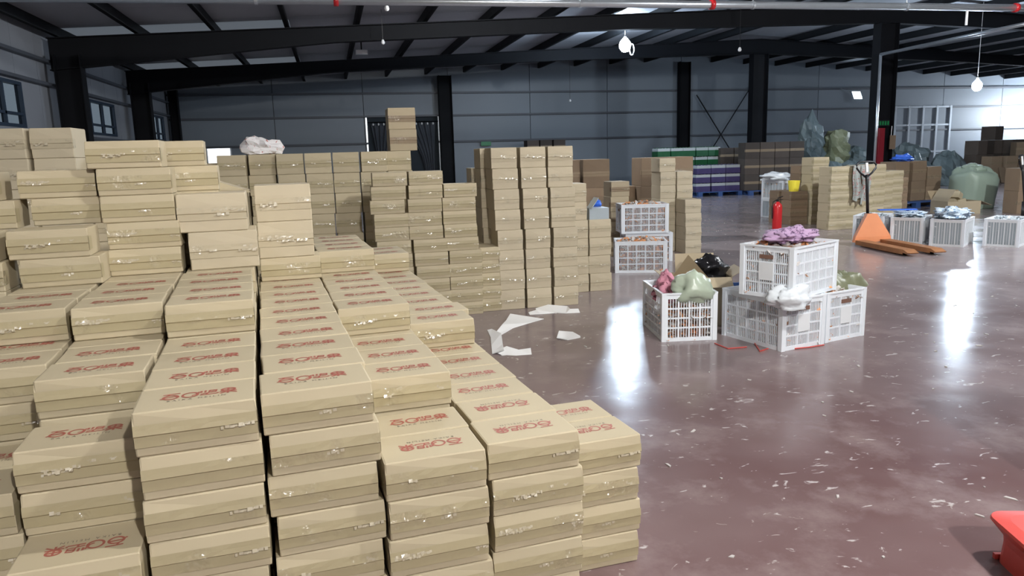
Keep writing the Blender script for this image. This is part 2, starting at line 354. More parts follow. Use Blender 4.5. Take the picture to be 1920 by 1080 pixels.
# curtained doorway in the end wall
d1 = tag(part('door_1', MB().box(DOOR_X[0]-.06, DOOR_X[0], YE-.06, YE+.05, 0, 2.98).box(DOOR_X[1], DOOR_X[1]+.06, YE-.06, YE+.05, 0, 2.98), 'galv'), kind='structure')
part('opening', MB().box(DOOR_X[0], DOOR_X[1], YE+.03, YE+.055, 0, 2.95), 'dark_inside', d1)
def curtain(x0, x1, z0, z1, gather, mname, amp=.05, n=40):
    mb = MB(); vs = []; rows = 10
    for j in range(rows+1):
        t = j/rows
        for i in range(n+1):
            s = i/n; x = x0+(x1-x0)*s; g = math.sin(min(1, t*1.35)*math.pi/2)
            x = x + (gather-x)*.72*g; vs.append((x, amp*math.sin(s*34)*(1-.4*t), z1+(z0-z1)*t))
    fs = [(j*(n+1)+i, j*(n+1)+i+1, (j+1)*(n+1)+i+1, (j+1)*(n+1)+i) for j in range(rows) for i in range(n)]
    return mb.add(vs, fs)
for nm, a, b, g in (('left', DOOR_X[0]+.12, 2.8, DOOR_X[0]+.42), ('right', 2.8, DOOR_X[1]-.1, DOOR_X[1]-.25)):
    c = empty('doorway_curtain', (0, YE-.1, 0)); tag(c, 'dark gathered curtain on the %s side of the doorway' % nm, 'curtain', 'doorway curtains')
    part('cloth', curtain(a, b, .1, 2.72, g, 'curtain'), 'curtain', c, smooth=True)
    for i in range(6):
        x = a+(b-a)*(i+.5)/6; part('hook', MB().lathe([(.0, -.05), (.03, -.03), (.036, 0), (.03, .03), (0, .05)], 8), 'white', c, (x, -.07, 2.68), smooth=True)
tag(part('curtain_rail', MB().tube([(DOOR_X[0], YE-.1, 2.76), (DOOR_X[1], YE-.1, 2.76)], .02, 8), 'steel_dark'), 'dark rail carrying the doorway curtains', 'rail')
# sliding sheet door at the right of the end wall
d2 = tag(part('door_2', MB().box(24.85, 27.8, YE-.10, YE-.06, .03, 3.0), 'wall_panel'), kind='structure')
for i in range(5):
    x = 24.85+2.95*i/4; part('stile', MB().box(x-.05, x+.05, YE-.17, YE-.1, .03, 3.05), 'galv', d2)
for z in (.1, 1.0, 2.2, 3.0): part('door_rail', MB().box(24.8, 27.85, YE-.15, YE-.1, z-.04, z+.04), 'galv', d2)
tag(part('window_4', MB().box(24.42, 24.62, YE-.1, YE-.004, .4, 2.75), 'daylight_blue'), kind='structure')  # glowing strip standing in for daylight through the gap beside the door
w5 = tag(part('window_5', MB().box(-4.32, -3.45, YE-.06, YE-.003, 1.36, 1.98), 'galv'), kind='structure')
part('pane', MB().box(-4.27, -3.5, YE-.075, YE-.061, 1.41, 1.93), 'daylight', w5)

# ------------------------------------------------------------------ lamps
bulb_prof = [(.0, -.16), (.045, -.15), (.078, -.11), (.09, -.06), (.078, -.01), (.045, .03), (.03, .05)]
bulb_mesh = {}
for k, (p, flux, c, lb) in enumerate(LAMPS):
    bs = 1.8 if k == 1 else 1.4 if k == 2 else 1.0
    area = 4*math.pi*(.085*bs)**2; emit_mat('bulb_glow_%d' % k, c, flux/(math.pi*area))
    e = empty('hanging_bulb', p); tag(e, lb, 'lamp', 'lit bulbs'); rz_ = roof_z(p[0])-.004
    part('bulb', MB().lathe([(a*bs, b*bs) for a, b in bulb_prof], 16), 'bulb_glow_%d' % k, e, smooth=True)
    part('socket', MB().lathe([(.0, .13), (.03, .13), (.034, .05), (0, .05)], 12), 'white', e)
    part('cord', MB().tube([(0, 0, .13), (0, 0, rz_-p[2])], .006, 6), 'white' if k else 'black', e)
    if k == 1:
        pts = [(.19+.06*math.sin(t), 0, -.22+.15*math.cos(t)) for t in [i*math.pi*2/18 for i in range(19)]]
        part('looped_cord', MB().tube(pts, .018, 6), 'white', e, rz=-YAW, smooth=True)
fl = empty('flood_light', (21.95, 28.3, 3.45)); tag(fl, 'square flood light glowing blue white before the end wall', 'lamp')
part('housing', MB().box(-.24, .24, -.05, .05, -.19, .19), 'galv', fl, rot=(R(-25), 0, R(8)))
part('lens', MB().box(-.21, .21, -.062, -.051, -.16, .16), 'flood', fl, rot=(R(-25), 0, R(8)))
part('bracket', MB().bar((0, .03, .1), (0, 1.06, .38), .03, .03), 'galv', fl)
f2 = atY(678, 98, 19.5)
fl = empty('flood_light', f2); tag(fl, 'small unlit pale flood light under the roof at upper left', 'lamp')
part('housing', MB().box(-.15, .15, -.04, .04, -.06, .06), 'galv', fl); part('lens', MB().box(-.13, .13, -.046, -.04, -.045, .045), 'white', fl)
part('bracket', MB().bar((0, 0, .06), (0, 0, roof_z(f2.x)-.01-f2.z), .03, .03), 'steel_dark', fl)
for px, py, Y, lb in ((725, 14, 13.2, 'unlit bulb hanging just under the silver pipe'), (718, 78, 16.9, 'unlit bulb hanging before the nearer left roof beam'), (1387, 92, 16.5, 'unlit bulb on a long cord right of the brightest bulb'), (1069, 188, 27, 'unlit bulb hanging before the end wall left of slim column')):
    p = atY(px, py, Y); e = empty('hanging_bulb', p); tag(e, lb, 'lamp', 'unlit bulbs')
    part('bulb', MB().lathe([(0, -.06), (.03, -.05), (.042, -.02), (.03, .02), (.018, .04)], 10), 'white', e, smooth=True)
    part('cord', MB().tube([(0, 0, .04), (0, 0, roof_z(p.x)-.01-p.z)], .006, 5), 'black', e)

# ------------------------------------------------------------------ pipes
e = empty('sprinkler_pipe', (0, 0, 0)); tag(e, 'long silver pipe running across under the roof at top', 'pipe')
pa, pb = atY(-60, -8, 11.9), atY(1990, 15, 11.9)
za = (pa.z+pb.z)/2+.005
part('pipe', MB().tube([(XL+.1, 11.9, pa.z-.02), (RIDGE, 11.9, pb.z)], .062, 14), 'galv', e, smooth=True)
for px in (630, 1335, 1905):
    c = atY(px, 6, 11.9); t = (c.x-XL)/(RIDGE-XL); z = pa.z-.02+(pb.z-pa.z+.02)*t
    part('coupling', MB().tube([(c.x-.035, 11.9, z), (c.x+.035, 11.9, z)], .082, 12), 'red_ext', e, smooth=True)
for px in (1088, 1412, 1700, 480):
    c = atY(px, 6, 11.9); t = (c.x-XL)/(RIDGE-XL); z = pa.z-.02+(pb.z-pa.z+.02)*t
    part('hanger', MB().tube([(c.x, 11.9, z+.06), (c.x, 11.9, roof_z(c.x)-.005)], .012, 6).tube([(c.x-.02, 11.9, z), (c.x+.02, 11.9, z)], .072, 12), 'galv', e)
c = atY(1812, 40, 11.9); part('drop_pipe', MB().tube([(c.x, 11.9, pb.z-.06), (c.x, 11.9, pb.z-.33)], .022, 8), 'white', e)
e = empty('riser_pipe', (0, 0, 0)); tag(e, 'thin pale vertical pipe beside the thick column, bending along the roof', 'pipe')
ra = at(1920, 46, 3.72); ra = ra+(ra-atY(1636, 106, 17.1)).normalized()*1.5
part('riser', MB().tube([(13.92, 17.1, 0.01), (13.92, 17.1, 3.7)], .035, 8), 'galv', e, smooth=True)
part('branch', MB().tube([(13.92, 17.1, 3.7), (ra.x, ra.y, 3.75)], .04, 8), 'galv', e, smooth=True)
hc = empty('hose_cabinet', (14.02, 17.12, 0)); tag(hc, 'narrow dark red hose cabinet beside the thick column', 'cabinet')
part('body', MB().box(-.06, .10, -.1, .08, .35, 1.85), 'maroon', hc); part('door', MB().box(-.045, .085, -.115, -.1, .4, 1.8), 'maroon', hc)
sg = empty('exit_sign', (14.3, 17.23, 2.0)); tag(sg, 'small green sign on the thick dark column', 'sign')
part('plate', MB().box(-.24, .12, -.01, .01, -.1, .06), 'black', sg)
for i in range(4): part('letter', MB().box(-.2+.08*i, -.15+.08*i, -.016, -.011, -.07, .03), 'exit_green', sg)
part('cord', MB().tube([(.2, 0, -.1), (.19, 0, -.35)], .008, 5), 'white', sg)
tag(part('hang_tag', MB().box(-.09, .09, -.008, .008, -.2, .16), 'card_brown', None, (14.52, 17.2, 1.5)), 'brown card tag hanging on the thick dark column', 'tag')
sg = empty('wall_sign', (6.05, YE-.17, 1.86)); tag(sg, 'small dark green sign on end wall beside curtained doorway', 'sign')
part('plate', MB().box(-.2, .2, -.01, .02, -.08, .08), 'exit_green', sg)

# ------------------------------------------------------------------ carton parts
def carton_mesh(L, D, H, mname, seed, b=.007, plain=False):
    rr = random.Random(seed); j = lambda s: rr.uniform(-s, s)
    k = .004; s1 = .0025
    prof = [(-D/2+k, 0), (-D/2, k), (-D/2-b*.45, H*.5-.004), (-D/2-b, H*.5-.001), (-D/2-b*.6, H*.72), (-D/2, H-k), (-D/2+k, H), (D/2-k, H), (D/2, H-k), (D/2+b, H*.5), (D/2, k), (D/2-k, 0)]
    mb = MB(); n = len(prof); secs = [(-L/2, .996), (-L/2+k, 1), (0, 1), (L/2-k, 1), (L/2, .996)]
    vs = []
    for i, (x, q) in enumerate(secs):
        for y, z in prof:
            zz = z; yy = y*(1 if q == 1 else .985)
            if q != 1: zz = H/2+(z-H/2)*.97
            vs.append((x+j(.0008), yy+j(s1)*(.5 if abs(z-H/2) > H*.3 else 1), zz+(j(.0008) if 0 < z < H else 0)))
    fs = [(i*n+a, i*n+(a+1) % n, (i+1)*n+(a+1) % n, (i+1)*n+a) for i in range(len(secs)-1) for a in range(n)]
    fs = [f[::-1] for f in fs]
    fs += [tuple(range(n)), tuple((len(secs)-1)*n+a for a in range(n))[::-1]]
    mb.add(vs, fs); return mb.mesh('carton', mname)
def tape_mesh(L, D, H, mname, seed, b=.007, wd=.05, blobs=0, gs=1.0):
    rr = random.Random(seed); mb = MB(); n = 10; e = .0012
    lo, hi = H*.5-wd*.62, H*.5+wd*.5
    def yf(z):
        if z <= H*.5-.002: return -D/2-b*.45*(z/(H*.5))
        return -D/2-b*(1-(z-H*.5)/(H*.5))*1.04
    zs = [lo, H*.5-.004, H*.5, (H*.5+hi)/2, hi]
    vs = []; xs = [-L/2+L*i/n for i in range(n+1)]
    for x in xs:
        for z in zs: vs.append((x, yf(z)-e-.0016-rr.random()*.0012, z))
    m_ = len(zs)
    fs = [(i*m_+a, (i+1)*m_+a, (i+1)*m_+a+1, i*m_+a+1) for i in range(n) for a in range(m_-1)]
    mb.add(vs, fs)
    for s in (-1, 1):   # ends folded round the corners
        x = s*(L/2+.0018); q = [(x, -D/2-.001, lo), (x, -D/2-.001, hi), (x, -D/2+.055, hi-.004), (x, -D/2+.055, lo+.003)]
        mb.add(q, [(0, 1, 2, 3) if s > 0 else (3, 2, 1, 0)])
    for q in range(blobs):   # crumpled places: small tilted facets that catch the light
        cx, cz, ln = rr.uniform(-.40, .40)*L, H*.5+rr.uniform(-.016, .012), rr.choice((3, 5, 8, 12)); x = cx-ln*.004
        for i in range(ln):
            w_, h_, tl_, tw = rr.uniform(.005, .011), rr.uniform(.004, .009), R(rr.uniform(3, 25)), rr.uniform(-.2, .3); w_ *= gs; h_ *= gs; z0 = cz+rr.uniform(-.006, .004); z1 = z0+h_
            x += w_*.95
            if abs(x)+w_ > L/2: break
            yt, yl = yf(z1)-.0034, yf(z1)-.0034-h_*math.tan(tl_); dx_ = w_*tw*.5
            vs = [(x, yl-dx_, z0), (x+w_, yl+dx_, z0), (x+w_, yt, z1), (x, yt, z1), (x, yf(z0)-.001, z0-.001), (x+w_, yf(z0)-.001, z0-.001)]
            mb.add(vs, [(0, 1, 2, 3), (4, 5, 1, 0), (0, 3, 4), (1, 5, 2)], 1)
    return mb.mesh('tape', [mname, 'tape_shine'])
# red lettering printed on the lids
def ribbon(mb, pts, wd, mi=0, z=.0008, close=False):
    pts = [Vector((x, y)) for x, y in pts]; n = len(pts); vs = []
    for i, p in enumerate(pts):
        a = pts[(i-1) % n] if (close or i) else p; b = pts[(i+1) % n] if (close or i < n-1) else p
        d = (b-a).normalized(); nn = Vector((-d.y, d.x))*wd/2; vs += [(p.x+nn.x, p.y+nn.y, z), (p.x-nn.x, p.y-nn.y, z)]
    m_ = n if close else n-1
    mb.add(vs, [(2*i, 2*i+1, 2*((i+1) % n)+1, 2*((i+1) % n)) for i in range(m_)], mi)
def ell(cx, cy, rx, ry, n=18): return [(cx+rx*math.cos(2*math.pi*i/n), cy+ry*math.sin(2*math.pi*i/n)) for i in range(n)]
def print_mesh():
    mb = MB(); w_ = .0062
    def G(ox, strokes, rings):
        for st in strokes: ribbon(mb, [(ox+x, y) for x, y in st], w_)
        for (cx, cy, rx, ry) in rings: ribbon(mb, ell(ox+cx, cy, rx, ry), w_*1.1, close=True)
    G(-.072, [[(-.021, .027), (.023, .030)], [(-.004, .030), (-.009, .015)], [(-.016, .0), (.017, .003)], [(-.026, -.012), (-.016, -.004)]], [(0, -.001, .019, .018)])
    G(-.022, [[(.004, -.006), (.015, .0), (.023, .022)]], [(0, .002, .020, .021)])
    G(.026, [[(-.020, .026), (-.020, .010)], [(-.009, .028), (-.010, .010)], [(.002, .026), (.0, .004), (-.022, -.002)], [(.002, .026), (.020, .024), (.018, .006), (.004, .004)], [(.004, .015), (.018, .015)], [(-.022, -.012), (.022, -.010)], [(.022, -.010), (.024, -.002)], [(-.004, .002), (-.006, -.014)]], [])
    G(.077, [[(0, .030), (-.001, -.020)], [(-.017, .013), (.017, .014)], [(-.023, -.003), (.023, -.001)], [(-.002, -.003), (-.021, -.018)], [(.002, -.003), (.023, -.018)]], [(0, .014, .018, .014)])
    cu = bpy.data.curves.new('lettering', 'FONT'); cu.body = 'BAIKA MEILIN'; cu.size = .0165; cu.align_x = 'CENTER'; cu.space_character = 1.55; cu.resolution_u = 1
    to = bpy.data.objects.new('lettering', cu); me = to.to_mesh()
    mb.add([(v.co.x-.004, v.co.y-.040, .0008) for v in me.vertices], [tuple(p.vertices) for p in me.polygons], 1)
    to.to_mesh_clear(); bpy.data.objects.remove(to); bpy.data.curves.remove(cu)
    return mb.mesh('print', ['ink_red', 'ink_grey'])
PRINT = print_mesh()
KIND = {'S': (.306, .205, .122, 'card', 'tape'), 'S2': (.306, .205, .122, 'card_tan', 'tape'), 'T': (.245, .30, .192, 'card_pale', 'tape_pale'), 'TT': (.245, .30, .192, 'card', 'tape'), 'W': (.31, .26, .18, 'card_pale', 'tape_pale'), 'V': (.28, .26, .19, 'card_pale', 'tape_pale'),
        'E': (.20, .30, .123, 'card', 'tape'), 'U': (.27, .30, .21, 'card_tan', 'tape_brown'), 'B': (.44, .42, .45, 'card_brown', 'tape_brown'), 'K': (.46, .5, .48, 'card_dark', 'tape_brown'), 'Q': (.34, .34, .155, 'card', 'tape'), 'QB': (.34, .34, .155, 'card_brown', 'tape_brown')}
CM = {k: [carton_mesh(*v[:4], 11*i+len(k)) for i in range(4)] for k, v in KIND.items()}
TM = {k: [tape_mesh(v[0], v[1], v[2], v[4], 5*i+3, wd=.056 if v[2] < .3 else .07, blobs=(0, 2, 3, 1, 4, 2)[i]*(0 if v[3] in ('card_brown', 'card_dark') else 1)+(1 if v[3] == 'card_pale' else 0), gs=1.7 if v[3] == 'card_pale' or k in ('E', 'TT') else 1.15) for i in range(6)] for k, v in KIND.items()}
NC = [0]
NAME = {'S': 'flat_carton', 'S2': 'flat_carton', 'E': 'flat_carton', 'T': 'square_carton', 'TT': 'square_carton', 'W': 'square_carton', 'V': 'square_carton', 'U': 'square_carton', 'Q': 'low_carton', 'QB': 'low_carton', 'B': 'brown_carton', 'K': 'dark_carton'}
def carton(kind, x, y, z, rz, label, group, prt=None, tape=True, tilt=0):
    """x, y: centre of the footprint; prt: None, 0 (readable from the front) or 1 (upside down)"""
    o = link(NAME[kind], CM[kind][rnd.randrange(4)], None, (x, y, z), rz); tag(o, label, 'carton', group); NC[0] += 1
    if tilt: o.rotation_euler = (tilt, 0, rz)
    if tape: link('tape', TM[kind][rnd.randrange(6)], o)
    if prt is not None:
        p = link('print', PRINT, o, (rnd.uniform(-.012, .012), rnd.uniform(-.01, .012), KIND[kind][2]), math.pi*prt)
    return o

# ------------------------------------------------------------------ near pile of printed cartons
PH = R(5.0); PU = Vector((math.cos(PH), math.sin(PH), 0)); PV = Vector((-math.sin(PH), math.cos(PH), 0)); PO = Vector((-.543, 2.03, 0))
SL, SD, SH = KIND['S'][:3]; SP = .1232
def pile(u, v, k):   # centre of a carton whose front left corner lies at (u, v) on level k
    return PO + PU*(u+SL/2) + PV*(v+SD/2) + Vector((0, 0, k*SP))
cols = {  # u, base rows (v, boxes), extra layers (level, [v...])
    'A': (-.652, [(.20, 5), (.413, 5), (.655, 7), (.868, 7), (1.08, 7), (1.293, 7), (1.506, 7), (1.72, 7)], [(7, [1.0, 1.213])]),
    'B': (-.327, [(-.035, 4), (.172, 6), (.44, 7), (.653, 7), (.866, 7), (1.08, 7), (1.293, 7), (1.506, 7), (1.72, 7)], [(7, [.965, 1.178, 1.391])]),
    'C': (0, [(.213*i, 7) for i in range(10)], [(7, [.861, 1.074, 1.287, 1.5])]),
    'D': (.322, [(.03+.213*i, 7) for i in range(11)], []),
    'E': (.645, [(0, 5), (.213, 5)]+[(.446+.213*i, 6) for i in range(11)], [(6, [1.13+.213*i for i in range(8)]), (7, [2.18, 2.393, 2.606, 2.819])]),
    'F': (.968, [(.03+.213*i, 5) for i in range(15)], [(5, [1.243+.213*i for i in range(10)]), (6, [2.84, 3.053])]),
    'G': (1.272, [(.205, 4), (.418, 4)], []),
}
colname = dict(zip('ABCDEFG', ['leftmost', 'second', 'third', 'fourth', 'fifth', 'sixth', 'rightmost']))
def cn(c): return 'leftmost column' if c == 'A' else 'rightmost column' if c == 'G' else colname[c]+' column from left'
rown = ['front', 'second', 'third', 'fourth', 'fifth', 'sixth', 'seventh', 'eighth', 'ninth', 'tenth', 'eleventh', 'twelfth', 'thirteenth', 'fourteenth', 'fifteenth']
filler = MB(); fsrc = CM['S'][0]
def fill(p, rz):
    M = Matrix.Translation(p) @ Matrix.Rotation(rz, 4, 'Z')
    filler.add([M @ v.co for v in fsrc.vertices], [tuple(q.vertices) for q in fsrc.polygons])
TURN = {('B', 0): 1, ('E', 0): 1, ('F', 0): 1, ('F', 1): 1, ('G', 0): 1, ('A', 0): 1}
for c, (u, rows, extra) in cols.items():
    ext = [(k, v) for k, vs in extra for v in vs]
    def covered(v, k):   # something lies on this box
        return [1 for kk, vv in ext if kk == k+1 and vv < v+.10 and vv+.213 > v+.10]
    for i, (v, n) in enumerate(rows):
        prev = rows[i-1][1] if i else 0
        for k in range(n):
            top = k == n-1 and not covered(v, k)
            show = top or k >= prev
            rz = PH + R(rnd.uniform(-1.0, 1.0)); p = pile(u+rnd.uniform(-.004, .004)+(.006 if k % 2 else -.004)*(i == 0), v+(rnd.uniform(-.003, .003)), k)
            if c == 'F' and i == 0 and k == 2: p += PU*.01
            if not show: fill(p, PH); continue
            if n-1-k == 0: w1 = 'red printed carton, top of its stack'
            else: w1 = 'brown carton, %s' % from_top(n-1-k)
            carton('S', p.x, p.y, p.z, rz, '%s, %s row, %s of near pile' % (w1, rown[i], cn(c)), 'cartons of the near pile', TURN.get((c, i), 0) if top else None)
    for k, vs in extra:
        for j, v in enumerate(vs):
            vis = not covered(v, k)
            shift = .03 if (c == 'F' and k == 5 and j == 1) else 0
            p = pile(u+rnd.uniform(-.006, .006)+shift-.004, v, k); rz = PH+R(rnd.uniform(-1.2, 1.2))
            if not vis: fill(p, PH); continue
            carton('S', p.x, p.y, p.z, rz, 'printed carton on the %s layer, %s, %s from front of near pile' % (ORD[k], cn(c), 'first' if j == 0 else ORD[j]), 'cartons of the near pile', 0)
# taller stacks standing on the rear of the pile
def pstack(c, v, z0, kinds, phrase, du=0, jit=.006, dvs=None, dus=None):
    z = z0; n = len(kinds)
    for i, kd in enumerate(kinds):
        L, D, H = KIND[kd][:3]; u = cols[c][0] if isinstance(c, str) else c
        p = PO + PU*(u+du+(dus[i] if dus else 0)+L/2+rnd.uniform(-jit, jit)) + PV*(v+(dvs[i] if dvs else 0)+D/2)
        carton(kd, p.x, p.y, z, PH+R(rnd.uniform(-1.5, 1.5)), 'taped carton, %s, %s' % (from_top(n-1-i), phrase), 'stacks at the rear of the near pile'); z += H+.0012
    return z
Z8, Z7, Z6 = 8*SP, 7*SP, 6*SP
pstack(-.985, 1.52, Z8-.001+.0, ['S']*4, 'in the stack cut by the left picture edge', dus=[.0, -.02, .02, -.03], dvs=[0, 0, .2, .2])
pstack('A', 1.56, Z8, ['S']*4, 'in the second stack from the left edge', dus=[.03, -.01, .035, .0], dvs=[0, 0, .24, .24])
for s, vv in (('A', 1.43), ('A', 1.644)):
    for k in (7,): p = pile(cols[s][0], vv, k); fill(p, PH)
for k in range(8):
    for vv in (1.52, 1.733): fill(pile(-.985, vv, k), PH)
p = pile(cols['B'][0], 1.606, 7); fill(p, PH); p = pile(cols['B'][0], 1.82, 7); fill(p, PH)
pstack('B', 1.75, Z8, ['S']*5, 'in the stack with the overhanging top carton', dus=[.01, .012, -.004, .0, -.03])
pstack('B', 1.985, Z8, ['S']*5, 'in the stack half hidden behind the overhanging one', du=.17, dus=[.0, .0, .01, .02, -.03])
for vv in (1.82, 2.033):
    fill(pile(cols['B'][0]+.1, vv+.19, 7), PH)
for vv in (1.713, 1.926): fill(pile(cols['C'][0], vv, 7), PH)
pstack('C', 1.765, Z8, ['W', 'W'], 'in the pair of deep cartons left of centre', dus=[.02, -.01])
pstack('D', 2.04, Z7, ['S', 'V', 'V'], 'in the square stack beside the deep pair', du=.015)
for k in range(7):
    for u_, vv in ((cols['B'][0], 1.933), (cols['B'][0], 2.146), (cols['C'][0], 2.13)): fill(pile(u_, vv, k), PH)
# carton with an open lid behind the deep pair
oc = empty('open_carton', PO+PU*.15+PV*2.22+Vector((0, 0, Z7+.124))); oc.rotation_euler = (0, 0, PH); tag(oc, 'carton with one lid flap slanting up, behind the deep pair', 'carton')
part('body', MB().box(-.15, .15, -.12, -.116, 0, .36).box(-.15, .15, .116, .12, 0, .36).box(-.15, -.146, -.116, .116, 0, .36).box(.146, .15, -.116, .116, 0, .36).box(-.146, .146, -.116, .116, 0, .004), 'card', oc)
part('flap', MB().prism([(-.15, .36), (.165, .345), (.165, .352), (-.15, .462), (-.158, .452)], -.12, .12), 'card', oc)
for k in range(8): fill(PO+PU*.15+PV*2.24+Vector((0, 0, k*SP)), PH) if k*SP < Z7+.1 else None
fo = part('buried_carton', filler, 'card'); tag(fo, 'brown cartons buried inside the near pile', 'carton', kind='stuff')

# ------------------------------------------------------------------ stacks standing on the floor further back
def stack(kind, n, x, y, phrase, group, rz=0, z0=0, jit=.006, dx=None, rj=1.5, word='taped carton', tape=True):
    """x, y: front left corner"""
    L, D, H = KIND[kind][:3]; c, s = math.cos(rz), math.sin(rz)
    for i in range(n):
        ox = L/2+rnd.uniform(-jit, jit)+(dx[i] if dx else 0); oy = D/2+rnd.uniform(-jit, jit)*.6
        carton(kind, x+ox*c-oy*s, y+ox*s+oy*c, z0+i*(H+.0012), rz+R(rnd.uniform(-rj, rj)), '%s, %s, %s' % (word, from_top(n-1-i), phrase), group, tape=tape)
    return z0+n*(H+.0012)
gM = 'flat cartons stacked in the middle'
stack('S', 11, .36, 6.8, 'in first flat column left of the tall square stacks', gM, dx=[.03, .03, .03, .02, .02, .01, .0, -.01, -.025, -.02, .0])
stack('S', 11, .685, 6.8, 'in second flat column left of the tall square stacks', gM, dx=[.03, .03, .03, .03, .025, .01, -.015, -.02, -.02, -.015, -.005])
stack('S', 10, 1.005, 6.82, 'in third flat column left of the tall square stacks', gM, dx=[.02, .02, .02, .02, .02, .0, -.015, -.02, -.02, -.015], word='small taped carton')
stack('E', 5, 1.325, 6.9, 'in the low end-on column against tall square stacks', gM)
stack('E', 5, 1.30, 7.22, 'in the low column just behind the end-on one', gM)
gT = 'tall square stacks'
TP = ['left', 'middle', 'right']
for i, x in enumerate((1.50, 1.775, 2.05)):
    stack('T', 8, x, 6.9, 'in the %s column of the three tall front stacks' % TP[i], gT, dx=[.01, .012, .004, .0, -.012, -.02, -.03, -.03])
stack('T', 8, 1.43, 7.23, 'in the column behind the left tall stack', gT)
stack('T', 7, 1.40, 7.56, 'two columns behind the left tall stack', gT)
stack('T', 6, 2.375, 7.5, 'in the column right behind the three tall stacks', gT, dx=[.0, 0, 0, .0, -.01, -.02])
zt5 = stack('T', 4, 2.63, 7.5, 'in the low column right of the tall stacks', gT)
stack('U', 5, 3.80, 9.9, 'in the narrow column behind the far white crates', gT, word='tan carton')
gL = 'brown stacks in the left background'
BW = 'darker tan carton'
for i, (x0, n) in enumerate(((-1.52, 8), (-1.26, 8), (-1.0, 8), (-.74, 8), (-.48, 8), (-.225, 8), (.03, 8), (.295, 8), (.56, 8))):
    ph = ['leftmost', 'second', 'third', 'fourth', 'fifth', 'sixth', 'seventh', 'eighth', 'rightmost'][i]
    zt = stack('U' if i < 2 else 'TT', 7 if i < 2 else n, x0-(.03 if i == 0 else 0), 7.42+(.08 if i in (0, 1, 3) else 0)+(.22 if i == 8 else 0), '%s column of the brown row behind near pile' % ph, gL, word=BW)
stack('U', 2, .60, 7.45+.22, 'standing on the brown row before the curtain', gL, z0=zt-.0+.0, word='tan carton', jit=.003)
stack('T', 9, -2.12, 5.45, 'in the left column at the left picture edge', 'stacks at the left picture edge', dx=[.0]*9, word='far taped carton')
stack('T', 9, -1.99+.13, 5.48, 'in the right column near the left picture edge', 'stacks at the left picture edge', word='far taped carton')
stack('T', 8, -1.60, 5.7, 'in the lower column near the left picture edge', 'stacks at the left picture edge', word='far taped carton')
gB = 'large brown cartons behind the middle'
for i, (x0, y0, n) in enumerate(((3.42, 11.4, 3), (3.90, 11.35, 3), (4.40, 11.5, 2), (4.86, 11.3, 3), (5.32, 11.3, 3), (3.1, 11.9, 3))):
    stack('B', n, x0, y0, '%s column behind the tall stacks' % ['second', 'third', 'fourth', 'fifth', 'rightmost', 'leftmost'][i], gB, word='large dark brown carton')
zz = stack('T', 7, 4.63, 10.1, 'in the tallest column behind the far crates', gT, word='light carton')
stack('T', 6, 4.89, 10.08, 'in the middle column behind the far crates', gT, word='light carton')
stack('T', 4, 4.86, 9.74, 'in the lowest column beside the far crates', gT, word='light carton')
for i, (px, w_, zt) in enumerate(((992, .55, .45), (1020, .75, .5), (1040, .5, .48))): pass
for i, x0 in enumerate((7.35, 7.87, 8.4)):
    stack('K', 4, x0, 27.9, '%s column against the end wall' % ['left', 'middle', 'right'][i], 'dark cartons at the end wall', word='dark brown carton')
# right hand group of stacks, each set farther back than the one before
gR = 'stacks behind the pallet truck'
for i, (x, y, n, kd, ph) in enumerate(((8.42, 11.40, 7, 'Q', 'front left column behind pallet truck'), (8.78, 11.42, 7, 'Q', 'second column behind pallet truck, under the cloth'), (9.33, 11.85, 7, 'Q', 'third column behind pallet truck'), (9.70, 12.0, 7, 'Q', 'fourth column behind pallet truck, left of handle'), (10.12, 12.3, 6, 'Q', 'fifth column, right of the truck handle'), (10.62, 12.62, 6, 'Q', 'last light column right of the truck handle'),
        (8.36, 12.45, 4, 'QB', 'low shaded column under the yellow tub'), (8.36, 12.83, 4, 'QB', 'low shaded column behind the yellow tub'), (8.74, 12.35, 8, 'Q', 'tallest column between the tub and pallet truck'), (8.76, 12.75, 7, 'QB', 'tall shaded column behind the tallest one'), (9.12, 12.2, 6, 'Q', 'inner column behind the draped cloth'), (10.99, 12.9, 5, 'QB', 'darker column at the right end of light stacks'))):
    stack(kd, n, x, y, ph, gR, R(rnd.uniform(-3, 3)), word='tan carton' if kd == 'Q' else 'shaded brown carton')  # shaded columns get darker card, so their shade is put into the colour
RA = 0; rc, rs = 1, 0
# cartons beyond the right picture edge, whose wide shadow falls on the floor
for i, x0 in enumerate((2.80, 3.07, 3.34, 3.61)):
    stack('T', 6, x0, 1.52, '%s column outside the right picture edge' % ['first', 'second', 'third', 'last'][i], 'cartons outside the right edge')

# ------------------------------------------------------------------ pallets and wrapped goods at the back
def pallet(x, y, rz, label, L=1.2, D=1.0):
    e = empty('pallet', (x, y, 0), rz); tag(e, label, 'pallet', 'blue plastic pallets')
    for i in range(6): part('deck_board', MB().box(-L/2, L/2, -D/2+i*D/6+.01, -D/2+(i+1)*D/6-.01, .115, .14), 'blue_plastic', e)
    for ix in (-1, 0, 1):
        for iy in (-1, 0, 1): part('block', MB().box(ix*(L/2-.08)-.07, ix*(L/2-.08)+.07, iy*(D/2-.07)-.06, iy*(D/2-.07)+.06, .02, .115), 'blue_plastic', e)
        part('skid', MB().box(ix*(L/2-.08)-.07, ix*(L/2-.08)+.07, -D/2, D/2, 0, .02), 'blue_plastic', e)
pallet(11.6, 21.4, 0, 'blue pallet under the purple wrapped packs', 1.5); pallet(13.25, 20.95, R(-6), 'blue pallet under the dark brown carton block', 1.7)
pallet(12.85, 14.85, R(8), 'blue pallet right of the angled carton stack', 1.3)
